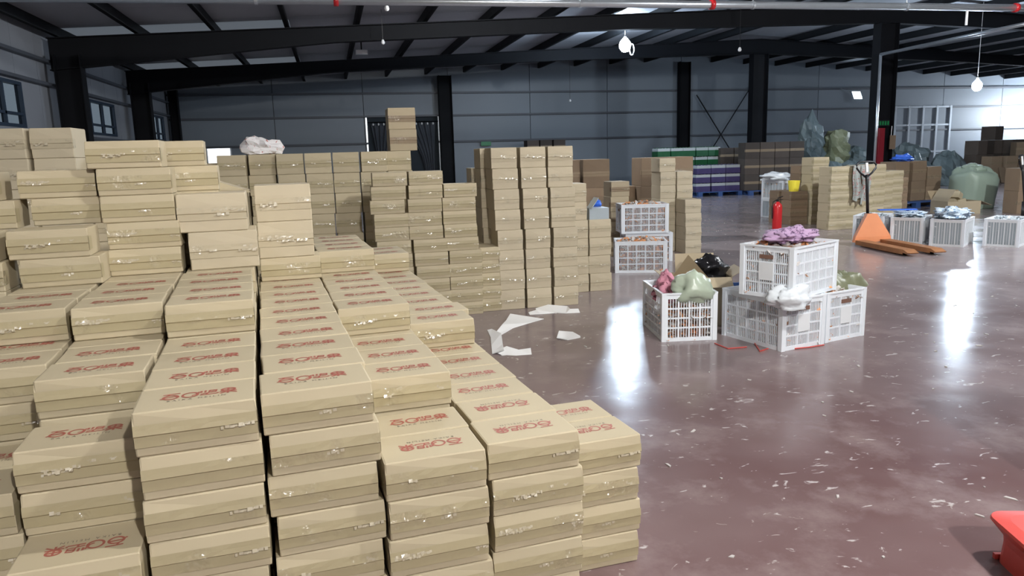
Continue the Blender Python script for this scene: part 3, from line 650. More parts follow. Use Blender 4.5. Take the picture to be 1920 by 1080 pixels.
def pack(x, y, z, L, D, H, m1, label, group):
    e = empty('wrapped_pack', (x, y, z), R(rnd.uniform(-3, 3))); tag(e, label, 'pack', group)
    part('body', MB().box(-L/2, L/2, -D/2, D/2, 0, H*.62), m1, e); part('band', MB().box(-L/2+.005, L/2-.005, -D/2+.005, D/2-.005, H*.62, H*.93), 'pack_white', e)
    n = 4; tp = MB()
    for i in range(n): tp.lathe([(0, H), (.035, H), (.035, H*.93), (0, H*.93)], 8, 0, (-L/2+(i+.5)*L/n, -D/4, 0)).lathe([(0, H), (.035, H), (.035, H*.93), (0, H*.93)], 8, 0, (-L/2+(i+.5)*L/n, D/4, 0))
    tag(part('bottle_caps', tp, m1, e), kind='stuff')
for i in range(6):
    for k in range(5):
        n = 5 if i else 4
        if k < n: pack(10.0+.44*i, 22.7+(.03 if k % 2 else 0), k*.301, .42, .5, .3, 'green_pack', 'green wrapped pack, %s, %s column of far green stack' % (from_top(n-1-k), ['first', 'second', 'third', 'fourth', 'fifth', 'last'][i]), 'green wrapped packs')
for i in range(3):
    for k in range(3): pack(11.08+.5*i, 21.3, .141+k*.271, .47, .55, .27, 'purple_pack', 'purple wrapped pack, %s, %s column on the blue pallet' % (from_top(2-k), ['left', 'middle', 'right'][i]), 'purple wrapped packs')
for i in range(4):
    for j in range(1):
        L, D, H = KIND['K'][:3]; n = 3 if i != 1 else 3
        for k in range(n): carton('K', 12.55+.475*i, 20.95-.05*i, .142+k*(H+.002)-.0, R(-6), 'dark brown carton, %s, %s column of block by purple packs' % (from_top(n-1-k), ['first', 'second', 'third', 'last'][i]), 'dark brown carton block')
for i in range(4):
    stack('K', 3, 12.35+.49*i, 22.3, '%s column behind the dark block' % ['first', 'second', 'third', 'last'][i], 'dark brown carton block', word='dark brown carton')

# ------------------------------------------------------------------ soft things
def lump(sx, sy, sz, seed, rough=.22, sub=20, freq=1.6, neck=0, sq=1.0):
    rr = random.Random(seed); off = Vector((rr.uniform(0, 99), rr.uniform(0, 99), rr.uniform(0, 99))); mb = MB(); vs = []; nu, nv = sub+8, sub
    for j in range(nv+1):
        th = math.pi*j/nv
        for i in range(nu):
            ph = 2*math.pi*i/nu; d = Vector((math.sin(th)*math.cos(ph), math.sin(th)*math.sin(ph), math.cos(th)))
            r = 1+rough*noise.noise(d*freq+off)*1.6+rough*.55*noise.noise(d*freq*3.1+off)
            r += rough*.5*(.5-abs(noise.noise(d*freq*2.2+off*2)))+rough*.4*(.4-abs(noise.noise(d*freq*4.6+off)))
            if neck and th < .45: r += neck*(.45-th)/.45
            if sq != 1: d = Vector([math.copysign(abs(q)**sq, q) for q in d])
            p = Vector((d.x*sx*r, d.y*sy*r, d.z*sz*r)); p.z = max(p.z, -sz*.72); vs.append((p.x, p.y, p.z+sz*.72))
    fs = [(j*nu+i, (j+1)*nu+i, (j+1)*nu+(i+1) % nu, j*nu+(i+1) % nu) for j in range(nv) for i in range(nu)]
    return mb.add(vs, fs)
def sack(x, y, z, sx, sy, sz, seed, m_, label, cat='sack', group=None, rough=.22, neck=0, rot=None, name='sack'):
    o = part(name, lump(sx, sy, sz, seed, rough, neck=neck, sub=11, freq=1.9), m_, None, (x, y, z), R(seed*37 % 360), smooth=False, rot=rot); tag(o, label, cat, group); return o
gS = 'plastic sacks heaped at the back'
SK = [(15.2, 21.6, 0, .75, .6, .5, 'sack_grey', 'grey sack at the left foot of the back heap'), (16.2, 21.4, 0, .7, .6, .5, 'sack_grey', 'grey sack at the front middle foot of the back heap'), (17.3, 21.5, 0, .75, .6, .5, 'sack_grey', 'dark grey sack at the right foot of the heap beside thick column'),
      (15.5, 22.1, .6, .6, .5, .55, 'sack_grey', 'pointed grey sack at the left top of back heap'), (16.4, 22.2, .62, .7, .5, .5, 'sack_olive', 'olive sack lying on top of the back heap'), (17.3, 22.2, .6, .7, .5, .42, 'sack_grey', 'blue grey sack on the right top of back heap'),
      (15.65, 22.3, 1.2, .45, .4, .55, 'sack_grey', 'peaked pale grey sack crowning the back heap'), (16.6, 22.3, 1.18, .6, .4, .42, 'sack_olive', 'olive sack crowning the back heap'),
      (18.9, 21.4, 0, .7, .6, .55, 'sack_grey', 'grey green sack just right of the thick column'), (20.1, 21.2, 0, .75, .6, .6, 'sack_grey', 'grey green sack below the sliding door'), (19.4, 22.1, .55, .7, .6, .45, 'sack_grey', 'upper grey sack between column and sliding door'), (21.0, 22.0, .0, .6, .6, .55, 'sack_grey', 'grey green sack beside the dark carton heap')]
for i, (x, y, z, a, b, c, m_, lb) in enumerate(SK): sack(x, y, z, a*.82, b*.85, c, i+3, m_, lb, group=gS, rough=.3, neck=.7 if i in (3, 6, 4) else .15)
# heap of flattened and tumbled cartons at far right
hp = [(22.0, 22.0, 3, 'K'), (22.5, 22.2, 3, 'K'), (23.05, 22.4, 4, 'K'), (23.6, 22.1, 3, 'K'), (24.15, 22.2, 3, 'K'), (24.7, 22.0, 3, 'K'), (22.1, 21.4, 2, 'B'), (22.65, 21.3, 2, 'B'), (23.2, 21.35, 3, 'B'), (23.8, 21.3, 3, 'B'), (24.4, 21.3, 2, 'B')]
for i, (x, y, n, kd) in enumerate(hp):
    L, D, H = KIND[kd][:3]
    for k in range(n):
        carton(kd, x, y, k*(H+.002), R(rnd.uniform(-4, 4)) if k < n-1 else R(rnd.uniform(-25, 25)), '%s carton, %s, %s %s of far right heap' % ('dark' if kd == 'K' else 'brown', from_top(n-1-k), ['first', 'second', 'third', 'fourth', 'fifth', 'last'][i if i < 6 else i-6], 'rear column' if i < 6 else 'front column'), 'far right carton heap', tape=kd == 'B')
fl_m = MB().box(-.3, .3, -.006, .006, 0, .55).mesh('flattened_carton', 'card_brown')
for i, (x, y, z, ax, az) in enumerate(((22.4, 20.98, .0, -18, 8), (23.1, 20.9, .0, -22, -12), (23.9, 20.92, .0, -20, 10), (24.5, 20.98, .0, -16, -5))):
    o = link('flattened_carton', fl_m, None, (x, y, z), rot=(R(ax), R(4), R(az))); tag(o, 'flattened carton leaning on the far right heap, %s from left' % ['first', 'second', 'third', 'last'][i], 'cardboard', 'flattened cartons')
# things between the angled stack and the right edge
for i, (x0, y0, n, kd, rz) in enumerate(((12.35, 14.5, 2, 'B', 8), (12.9, 14.6, 2, 'B', 8), (13.4, 14.7, 2, 'B', 6), (13.3, 12.2, 2, 'B', -12), (13.85, 12.1, 2, 'B', -10), (14.35, 12.05, 2, 'B', -8))):
    stack(kd, n, x0, y0, '%s' % ['left of the three behind the tipped carton', 'middle of the three behind the tipped carton', 'right of the three behind the tipped carton', 'left of the group at the right edge', 'middle of the group at the right edge', 'right of the group at the right edge'][i], 'brown cartons at right', R(rz), word='brown carton', z0=.142 if i < 2 else 0)
tag(part('blue_sheet', lump(.2, .18, .09, 77, .45, sub=9), 'blue_bright', None, (12.85, 14.85, .142+2*.4515), smooth=False), 'crumpled bright blue sheet on the brown cartons', 'sheet')
gb = empty('woven_bag', (13.72, 13.75, 0)); tag(gb, 'big pale green woven bag standing right of the brown cartons', 'bag')
part('bag_body', lump(.37, .36, .50, 31, .13, sq=.45), 'bag_mint', gb, smooth=True); part('bag_neck', lump(.2, .17, .09, 32, .45), 'bag_mint', gb, (.03, 0, .80), smooth=True)
oc = empty('open_carton', (12.55, 12.95, 0), R(-8)); tag(oc, 'open carton with loose brown flaps spilling small boxes', 'carton')
part('body', MB().box(-.36, .36, -.27, -.265, 0, .26).box(-.36, .36, .265, .27, 0, .26).box(-.36, -.355, -.265, .265, 0, .26).box(.355, .36, -.265, .265, 0, .26).box(-.355, .355, -.265, .265, 0, .005), 'card_tan', oc)
part('flap', MB().bar((-.36, 0, .26), (-.2, 0, .5), .52, .005), 'card_tan', oc); part('flap', MB().bar((.36, 0, .26), (.62, 0, .16), .52, .005), 'card_tan', oc); part('flap', MB().bar((0, .27, .26), (0, .42, .45), .7, .005), 'card_inside', oc)
for i, (x, y, z, a, b) in enumerate(((-.2, -.12, .007, 10, 0), (.0, -.1, .007, -5, 0), (.2, -.1, .007, 8, 0), (-.18, .1, .007, 30, 0), (.05, .12, .007, 12, 0), (.22, .12, .007, -14, 0), (-.1, .0, .155, 25, 20), (.12, .0, .155, -10, -12), (0, .0, .30, 30, 25))):
    o = link('small_box', CM['E'][i % 4], None, oc.matrix_world @ Vector((0, 0, 0)), 0); M = Matrix.Translation((12.55, 12.95, 0)) @ Matrix.Rotation(R(-8), 4, 'Z')
    o.location = M @ Vector((x, y, z+.0)); o.rotation_euler = (0, R(b), R(a-8)); o.scale = (.8, .55, 1.1)
    tag(o, 'small brown box inside the spilling open carton, %s' % ['front left', 'front middle', 'front right', 'rear left', 'rear middle', 'rear right', 'upper left', 'upper right', 'uppermost'][i], 'box', 'small boxes in open carton')

# ------------------------------------------------------------------ slatted plastic crates
CL, CW, CH = .62, .43, .375
def crate_side(L, H, groups, bars, rows):
    mb = MB(); t = .004
    mb.box(-L/2, L/2, -t*2, t*2, H-.035, H).box(-L/2, L/2, -t*1.6, t*1.6, 0, .03)
    mb.box(-L/2, -L/2+.035, -t*2, t*2, .03, H-.035).box(L/2-.035, L/2, -t*2, t*2, .03, H-.035)
    inn = L-.07; gw = inn/groups
    for g in range(1, groups): x = -inn/2+g*gw; mb.box(x-.007, x+.007, -t*1.5, t*1.5, .03, H-.035)
    for r_ in range(1, rows): z = .03+(H-.065)*r_/rows; mb.box(-L/2+.035, L/2-.035, -t*1.3, t*1.3, z-.006, z+.006)
    for g in range(groups):
        for k in range(1, bars):
            x = -inn/2+g*gw+gw*k/bars; mb.box(x-.0028, x+.0028, -t, t, .03, H-.035)
    return mb
CR = {'fine': (crate_side(CL-.02, CH, 5, 6, 4).mesh('long_side', 'crate_white'), crate_side(CW-.02, CH, 3, 7, 4).mesh('short_side', 'crate_white'), 'crate_white'),
      'coarse': (crate_side(CL-.02, CH, 5, 2, 5).mesh('long_side', 'crate_white'), crate_side(CW-.02, CH, 4, 4, 4).mesh('short_side', 'crate_white'), 'crate_white'),
      'clear': (crate_side(CL-.02, CH, 6, 2, 1).mesh('long_side', 'white_plastic'), crate_side(CW-.02, CH, 5, 2, 1).mesh('short_side', 'white_plastic'), 'white_plastic')}
rim = MB().box(-CL/2-.008, CL/2+.008, -CW/2-.008, -CW/2+.012, CH, CH+.012).box(-CL/2-.008, CL/2+.008, CW/2-.012, CW/2+.008, CH, CH+.012).box(-CL/2-.008, -CL/2+.012, -CW/2+.012, CW/2-.012, CH, CH+.012).box(CL/2-.012, CL/2+.008, -CW/2+.012, CW/2-.012, CH, CH+.012)
RIM = rim.mesh('rim', 'crate_white'); BASE = MB().box(-CL/2+.004, CL/2-.004, -CW/2+.004, CW/2-.004, 0, .012).mesh('base', 'crate_white')
POST = MB().prism([(-.018, 0), (.018, 0), (.02, CH), (-.02, CH)], -.018, .018).mesh('corner_post', 'crate_white')
LABEL = MB().box(-.06, .06, -.012, -.009, .13, .26).mesh('label_card', 'white_plastic'); HAND = MB().box(-.055, .055, -.0125, -.009, CH-.085, CH-.055).mesh('handle_slot', 'packet_brown')
LINER = {}
def packets(seed, n, L, W, H, top, mats):
    rr = random.Random(seed); mb = MB()
    for i in range(n):
        face = rr.random()
        x, y, z = rr.uniform(-L, L), rr.uniform(-W, W), rr.uniform(.02, H)
        if face < .33: x = math.copysign(L, x)*rr.uniform(.84, .95)
        elif face < .66: y = math.copysign(W, y)*rr.uniform(.80, .93)
        else: z = H+rr.uniform(0, top)*(1-abs(x/L)**3)*(1-abs(y/W)**3)
        M = Matrix.Translation((x, y, z)) @ Matrix.Rotation(rr.uniform(0, 6.28), 4, 'Z') @ Matrix.Rotation(rr.uniform(-.9, .9), 4, 'X') @ Matrix.Rotation(rr.uniform(-.9, .9), 4, 'Y')
        a, b, c = rr.uniform(.028, .045), rr.uniform(.014, .022), rr.uniform(.004, .010); mi = rr.choices(range(len(mats)), [5, 3.6, 1][:len(mats)])[0]
        vs = [(-a, -b, 0), (a, -b, 0), (a, b, 0), (-a, b, 0), (-a*.5, 0, c), (a*.5, 0, c), (-a*.5, 0, -c), (a*.5, 0, -c)]
        for v in range(4, 8): pass
        mb.add([M @ Vector(p) for p in vs], [(0, 1, 5, 4), (2, 3, 4, 5), (1, 2, 5), (3, 0, 4), (1, 0, 6, 7), (3, 2, 7, 6), (2, 1, 7), (0, 3, 6)], mi)
    mb.box(-L*.88, L*.88, -W*.84, W*.84, .014, H*.96, len(mats)-1)
    return mb.mesh('snack_packets', mats)
PKT = [packets(s, 620, CL/2-.022, CW/2-.022, CH-.03, .06, ['packet_white', 'packet_orange', 'packet_core']) for s in (1, 2)]
PKB = packets(5, 340, CL/2-.034, CW/2-.034, CH-.03, .05, ['crate_clear', 'white_plastic', 'packet_grey'])
def crate(x, y, z, rz, label, style='fine', content='full', group='white slatted crates', cl=None, fillz=1.0, labels=(1,)):
    """x, y: centre; long side along local X"""
    e = empty('plastic_crate', (x, y, z), rz); tag(e, label, 'crate', group); lo, sh, mm = CR[style]
    for s, r_ in ((-1, 0), (1, math.pi)): link('long_side', lo, e, (0, s*(CW/2-.008), 0), r_); link('short_side', sh, e, (s*(CL/2-.008), 0, 0), r_-math.pi/2)
    for sx in (-1, 1):
        for sy in (-1, 1): link('corner_post', POST, e, (sx*(CL/2-.012), sy*(CW/2-.012), 0))
    link('rim', RIM, e); link('base', BASE, e)
    for s, r_ in ((-1, 0), (1, math.pi)):
        if style == 'fine': link('label_card', LABEL, e, (s*(CL/2-.008), 0, 0), r_-math.pi/2); link('handle_slot', HAND, e, (s*(CL/2-.008), 0, 0), r_-math.pi/2)
    if style == 'clear':
        q = .02; part('liner', MB().box(-CL/2+q, CL/2-q, -CW/2+q, -CW/2+q+.003, .02, CH-.02).box(-CL/2+q, CL/2-q, CW/2-q-.003, CW/2-q, .02, CH-.02).box(-CL/2+q, -CL/2+q+.003, -CW/2+q+.003, CW/2-q-.003, .02, CH-.02).box(CL/2-q-.003, CL/2-q, -CW/2+q+.003, CW/2-q-.003, .02, CH-.02), 'crate_clear', e)
    if content:
        me = PKB if content == 'blue' else PKT[rnd.randrange(2)]
        c = link('snack_packets', me, None, (x, y, z+.0), rz); c.scale = (1, 1, fillz); tag(c, cl, 'snack packets', kind='stuff')
    return e
def crate_at(front, angle, z, label, long_right, **kw):
    """front: nearest bottom corner; angle: direction of the side running to the right"""
    a = Vector((math.cos(angle), math.sin(angle), 0)); b = Vector((-math.sin(angle), math.cos(angle), 0)); L, W = (CL, CW) if long_right else (CW, CL)
    c = Vector((front[0], front[1], 0))+a*L/2+b*W/2
    return crate(c.x, c.y, z, angle if long_right else angle+math.pi/2, label, **kw)
crate_at((2.445, 5.27), R(-10), 0, 'white crate holding a pink cloth and green plastic bag', False, style='coarse', cl='white and orange packets low in the crate with green bag', fillz=.55)
crate_at((3.135, 4.715), R(13), 0, 'white crate in the middle carrying another crate on top', False, cl='white and orange packets in the lower middle crate', fillz=.95)
crate_at((3.585, 4.83), R(14), 0, 'white crate on the right with dark green netting over it', False, cl='white and orange packets in the crate under green netting', fillz=.95)
tc = crate_at((3.17, 4.66), R(26), CH+.013, 'white crate stacked on top, covered with purple cloth', True, cl='white and orange packets in the crate under purple cloth')
ca, cb = at(1152, 511), at(1258, 511)
crate_at((3.335, 8.54), R(-19), 0, 'lower far white crate heaped with wrapped packets', True, cl='wrapped packets heaped in the lower far crate', group='far white crates')
p1, p2 = at(1181, 447, CH), at(1280, 446, CH); ang = math.atan2(p2.y-p1.y, p2.x-p1.x)
crate_at((p1.x+.12, p1.y+.42), R(-12), 0, 'far white crate underneath the heaped upper one', True, cl='wrapped packets in the far crate underneath', group='far white crates', fillz=.95)
crate_at((p1.x+.05, p1.y+.40), R(-12), CH+.013, 'upper far white crate heaped with wrapped packets', True, cl='wrapped packets heaped in the upper far crate', group='far white crates')
# tall pair of crates in the middle distance
for k in range(2): crate_at((9.5-.55, 13.6), R(10), k*(CH+.013), 'pale ribbed crate, %s of the pair by the fire extinguisher' % ['lower', 'upper'][k], False, style='clear', content='full' if k else None, cl='pale packets in the upper ribbed crate', group='ribbed crates', fillz=.9)
film = part('plastic_film', lump(.3, .26, .09, 91, .4), 'film', None, (9.0, 13.95, 2*(CH+.013)), smooth=True); tag(film, 'white film crumpled over the ribbed crate pair', 'film')
# row of ribbed crates at right
gC = 'ribbed crates at right'
crate_at((8.62, 8.70), R(35), 0, 'ribbed grey crate in the middle of the right row', True, style='clear', content='blue', cl='pale packets in the middle right crate', group=gC)
crate_at((8.38, 9.20), R(38), 0, 'ribbed grey crate directly behind the pallet truck forks', True, style='clear', content='blue', cl='pale packets in the crate behind the forks', group=gC)
crate_at((8.12, 9.70), R(38), 0, 'ribbed grey crate at the left end of right row', True, style='clear', content='blue', cl='pale packets in the left crate of right row', group=gC)
crate_at((9.20, 8.36), R(30), 0, 'ribbed grey crate cut by the right picture edge', True, style='clear', content='blue', cl='pale packets in the crate at right edge', group=gC)
def drape(L, W, amp, seed, hang=.0, n=26, arch=.06, fr=5):
    rr = random.Random(seed); off = Vector((rr.uniform(0, 50), rr.uniform(0, 50), 0)); mb = MB(); vs = []
    for s in (0, .006):
        for j in range(n+1):
            for i in range(n+1):
                u, v = i/n*2-1, j/n*2-1; e = max(abs(u), abs(v)); q = Vector((u*fr*.5, v*fr*.5, 0))+off
                z = arch*(1-e*e)+amp*(noise.noise(q)+.6*abs(noise.noise(q*2.3)))*(1-.45*e)-hang*max(0, e-.75)**1.2*4
                k = 1+.12*noise.noise(q*.7); vs.append((u*L/2*k, v*W/2*k, z-s+amp*.35))
    m_ = n+1; N_ = m_*m_
    fs = [(j*m_+i, j*m_+i+1, (j+1)*m_+i+1, (j+1)*m_+i) for j in range(n) for i in range(n)]
    fs += [tuple(N_+k for k in f[::-1]) for f in fs]
    return mb.add(vs, fs)
tl = tc.location
o = part('purple_cloth', lump(.235, .145, .055, 4, .3, sub=26, freq=2.4), 'cloth_purple', None, (tl.x-.01, tl.y+.0, tl.z+CH+.018), R(26), smooth=True); tag(o, 'crumpled patterned purple cloth on the top crate', 'cloth')
o = part('blue_cloth', lump(.33, .2, .075, 8, .4, sub=28, freq=2.8), 'cloth_blue', None, (8.78, 9.10, CH+.015), R(35), smooth=True); tag(o, 'blue and white printed wrapping heaped on middle right crate', 'wrapping')
o = part('blue_cloth', lump(.28, .18, .04, 9, .4, sub=28, freq=2.8), 'cloth_blue', None, (8.50, 9.62, CH+.015), R(38), smooth=True); tag(o, 'blue and white wrapping on the crate behind the forks', 'wrapping')
o = part('blue_strip', MB().box(-.27, .27, -.05, .05, 0, .015), 'blue_bright', None, (8.28, 9.62, CH+.105), R(-20)); tag(o, 'flat bright blue strip on the crates behind truck', 'strip')
# things in the front left crate
o = part('pink_cloth', lump(.11, .10, .12, 15, .35), 'cloth_pink', None, (2.60, 5.52, .27), smooth=True); tag(o, 'pink and maroon cloth in the front left crate', 'cloth')
o = part('plastic_bag', lump(.15, .10, .115, 17, .3), 'bag_green', None, (2.72, 5.295, .30), R(-10), smooth=True); tag(o, 'crumpled pale green plastic bag over the crate edge', 'bag')
o = part('plastic_film', lump(.17, .11, .09, 19, .35), 'film', None, (3.17, 4.70, .335), R(20), smooth=True); tag(o, 'clear white plastic film crumpled on the middle crate corner', 'film')
o = part('green_netting', drape(.42, .30, .05, 21, .10, arch=.03, fr=8), 'sack_olive', None, (3.95, 5.22, CH+.035), R(14), smooth=True); tag(o, 'dark green netting on the right crate', 'netting')
# open carton and black bag behind the front crates
oc = empty('open_carton', (3.02, 5.78, 0), R(-14)); tag(oc, 'open brown carton behind the front left crate', 'carton')
H_ = .42
part('body', MB().box(-.24, .24, -.16, -.155, 0, H_).box(-.24, .24, .155, .16, 0, H_).box(-.24, -.235, -.155, .155, 0, H_).box(.235, .24, -.155, .155, 0, H_).box(-.235, .235, -.155, .155, 0, .005), 'card_tan', oc)
part('flap', MB().bar((0, .16, H_), (0, .20, H_+.16), .34, .005), 'card_tan', oc); part('flap', MB().bar((-.24, 0, H_), (-.36, 0, H_+.03), .3, .005), 'card_tan', oc)
part('flap', MB().bar((0, -.16, H_), (0, -.25, H_-.07), .46, .005), 'card_tan', oc); part('flap', MB().bar((.24, 0, H_), (.34, 0, H_+.06), .3, .005), 'card_tan', oc)
part('inner_flap', MB().add([(-.26, -.12, H_), (.06, -.13, H_-.02), (-.1, -.02, H_+.18)], [(0, 1, 2), (2, 1, 0)]), 'card_inside', oc)
o = part('black_bag', lump(.14, .10, .11, 23, .35, neck=.3), 'black_bag', None, (3.13, 5.82, .36), smooth=True); tag(o, 'shiny black plastic bag in the open carton', 'bag')
bt = empty('blue_tray', (3.45, 6.15, 0), R(-12)); tag(bt, 'flat blue plastic tray behind the front crates', 'tray')
part('tray_base', MB().box(-.3, .3, -.22, .22, 0, .03), 'blue_plastic', bt)
for s in (-1, 1): part('tray_wall', MB().box(-.3, .3, s*.21-.01, s*.21+.01, .03, .22), 'blue_plastic', bt); part('tray_wall', MB().box(s*.29-.01, s*.29+.01, -.2, .2, .03, .22), 'blue_plastic', bt)
# odds and ends left and right of the tall stacks
stack('E', 6, 1.345, 7.62, 'in the low column beneath the blue bundle', gM)
o = part('blue_bundle', lump(.09, .08, .05, 41, .35), 'blue_bright', None, (1.42, 7.70, 6*.1245+.11), smooth=True); tag(o, 'small blue bundle between the flat and tall stacks', 'bundle')
ob = empty('small_box', (1.43, 7.74, 6*.1245)); tag(ob, 'small white box under the blue bundle', 'box'); part('body', MB().box(-.085, .085, -.1, .1, 0, .10), 'paper', ob); part('lid', MB().box(-.088, .088, -.103, .103, .10, .11), 'packet_brown', ob)
gb = empty('bottle_tray', (2.75, 7.64, zt5)); tag(gb, 'pale grey carton of folded papers on low column', 'box'); part('body', MB().box(-.11, .11, -.13, .13, 0, .12), 'crate_clear', gb); part('flap', MB().bar((-.1, -.1, .12), (-.02, -.1, .23), .15, .006), 'pack_white', gb)
o = part('blue_bundle', lump(.06, .05, .04, 43, .2), 'blue_bright', None, (2.80, 7.75, zt5+.12), smooth=True); tag(o, 'small blue bundle on the low column', 'bundle')
o = part('printed_bag', lump(.15, .09, .085, 45, .5, sub=10), 'bag_print', None, (-.62, 7.62, 8*.1932+.0), R(10), smooth=False); tag(o, 'white printed plastic bag on the brown row', 'bag')
o = part('yellow_tub', MB().lathe([(0, 0), (.085, 0), (.11, .2), (.10, .2), (.078, .012), (0, .012)], 18), 'yellow', None, (8.50, 12.58, 4*.1562), smooth=False)
tag(o, 'yellow plastic tub on the low shaded column', 'tub')
pc = empty('printed_cloth', (8.98, 11.36, 0)); tag(pc, 'patterned cloth draped over the front of second light column', 'cloth')
def hang(x0, x1, ztop, zbot, seed, y=-.012):
    rr = random.Random(seed); mb = MB(); n, m_ = 10, 14; vs = []
    for s_ in (0, .006):
        for j in range(m_+1):
            t = j/m_
            for i in range(n+1):
                u = i/n; yy = y-.028*(1+math.sin(u*9+seed+t*2))*min(1, t*3); zz = ztop+(zbot-ztop)*t+.03*math.sin(u*5+seed)*t
                if t == 0: yy = .16
                if j == 1: yy = y-.012; zz = ztop-.004
                vs.append((x0+(x1-x0)*u+.02*math.sin(t*6+seed), yy-s_, zz))
    q = n+1; N_ = q*(m_+1); fs = [(j*q+i, j*q+i+1, (j+1)*q+i+1, (j+1)*q+i) for j in range(m_) for i in range(n)]
    return mb.add(vs, fs+[tuple(N_+k for k in f[::-1]) for f in fs])
part('cloth_fold', hang(-.16, -.02, 7*.1562+.012, .52, 3), 'cloth_print', pc, smooth=True); part('cloth_fold', hang(-.0, .15, 7*.1562+.012, .46, 5), 'cloth_print', pc, smooth=True)
# fire extinguisher
fe = empty('fire_extinguisher', (7.74, 11.92, 0)); tag(fe, 'red fire extinguisher standing on the floor behind crates', 'extinguisher')
part('cylinder', MB().lathe([(0, 0), (.075, 0), (.082, .02), (.082, .40), (.07, .45), (.035, .485), (.025, .50), (0, .50)], 20), 'red_ext', fe, smooth=True)
part('valve', MB().lathe([(0, .54), (.022, .54), (.022, .49), (0, .49)], 10), 'black', fe); part('lever', MB().bar((0, 0, .56), (.10, 0, .59), .02, .012).bar((0, 0, .54), (.10, 0, .53), .02, .012), 'black', fe)
part('hose', MB().tube([(-.02, 0, .53), (-.09, 0, .5), (-.105, 0, .4), (-.10, 0, .2)], .011, 8), 'black', fe, smooth=True)

# ------------------------------------------------------------------ pallet truck
def truck(x, y, rz, label):
    e = empty('pallet_truck', (x, y, 0), rz); tag(e, label, 'pallet truck', 'hand pallet trucks')   # forks point along -Y
    for s in (-1, 1):
        f = part('fork', MB().prismx([(0, .045), (0, .085), (-1.12, .085), (-1.22, .05), (-1.2, .035), (-1.08, .045)], -.08, .08), 'fork_rust', e, (s*.195, 0, 0))
        part('side_web', MB().box(-.08, -.068, -1.1, 0, .02, .045).box(.068, .08, -1.1, 0, .02, .045), 'fork_rust', f)
        part('roller', MB().tube([(-.05, -1.0, .036), (.05, -1.0, .036)], .036, 12), 'black', f)
    hood = MB(); b0 = [(-.29, 0, .05), (.29, 0, .05), (.29, .06, .05), (-.29, .06, .05)]; m0 = [(-.275, .0, .13), (.275, 0, .13), (.25, .10, .13), (-.25, .10, .13)]; t0 = [(-.075, .05, .46), (.075, .05, .46), (.06, .14, .46), (-.06, .14, .46)]
    hood.add(b0+m0+t0, [(0, 1, 5, 4), (4, 5, 9, 8), (1, 2, 6, 5), (5, 6, 10, 9), (2, 3, 7, 6), (6, 7, 11, 10), (3, 0, 4, 7), (7, 4, 8, 11), (8, 9, 10, 11), (3, 2, 1, 0)])
    h = part('hood', hood, 'orange_paint', e); part('badge', MB().box(-.05, .05, .034, .04, .38, .42), 'yellow', h, rot=(R(-8), 0, 0))
    part('pump', MB().tube([(0, .16, .06), (0, .16, .46)], .055, 12), 'black', e, smooth=True)
    for s in (-1, 1): part('steer_wheel', MB().tube([(s*.04, .2, .085), (s*.09, .2, .085)], .085, 16), 'white', e, smooth=False)
    hd = part('handle_tube', MB().tube([(0, .17, .44), (0, .24, .95), (0, .26, 1.02)], .022, 10), 'black', e, smooth=True)
    loop = [(0, .258, .98), (-.09, .265, 1.05), (-.15, .27, 1.12), (-.155, .275, 1.17), (-.12, .28, 1.205), (-.05, .28, 1.215), (.05, .28, 1.215), (.12, .28, 1.205), (.155, .275, 1.17), (.15, .27, 1.12), (.09, .265, 1.05), (0, .258, .98)]
    part('handle_loop', MB().tube(loop, .015, 8), 'black', hd, smooth=True)
    part('control_lever', MB().bar((0, .25, 1.06), (0, .27, 1.20), .035, .02), 'white', hd)
truck(7.72, 9.42, R(-7), 'orange pallet truck standing in the aisle with lowered forks')
tp = atY(1922, 340, 10.2); truck(tp.x, tp.y-.26, R(30), 'pallet truck at the right edge showing only its dark handle')

# ------------------------------------------------------------------ red plastic stool at lower right
rs_ = empty('red_stool', (2.375, 1.785, 0), R(-18)); tag(rs_, 'red plastic object with flared top at lower right corner', 'stool')
def rr_loop(hx, hy, r, z, n=5):
    out = []
    for cx, cy, a0 in ((hx-r, hy-r, 0), (-hx+r, hy-r, 90), (-hx+r, -hy+r, 180), (hx-r, -hy+r, 270)):
        for i in range(n+1): t = R(a0+90*i/n); out.append((cx+r*math.cos(t), cy+r*math.sin(t), z))
    return out
lv = [rr_loop(.19, .19, .04, 0), rr_loop(.185, .185, .04, .08), rr_loop(.19, .19, .05, .11), rr_loop(.225, .225, .06, .158), rr_loop(.222, .222, .06, .168), rr_loop(.18, .18, .06, .174)]
n_ = len(lv[0]); mb = MB()
mb.add([p for l in lv for p in l], [(j*n_+i, j*n_+(i+1) % n_, (j+1)*n_+(i+1) % n_, (j+1)*n_+i) for j in range(len(lv)-1) for i in range(n_)]+[tuple((len(lv)-1)*n_+i for i in range(n_))])
part('stool_body', mb, 'red', rs_)
part('foot_rim', MB().box(-.195, .195, -.195, -.18, 0, .02).box(-.195, .195, .18, .195, 0, .02), 'red', rs_)

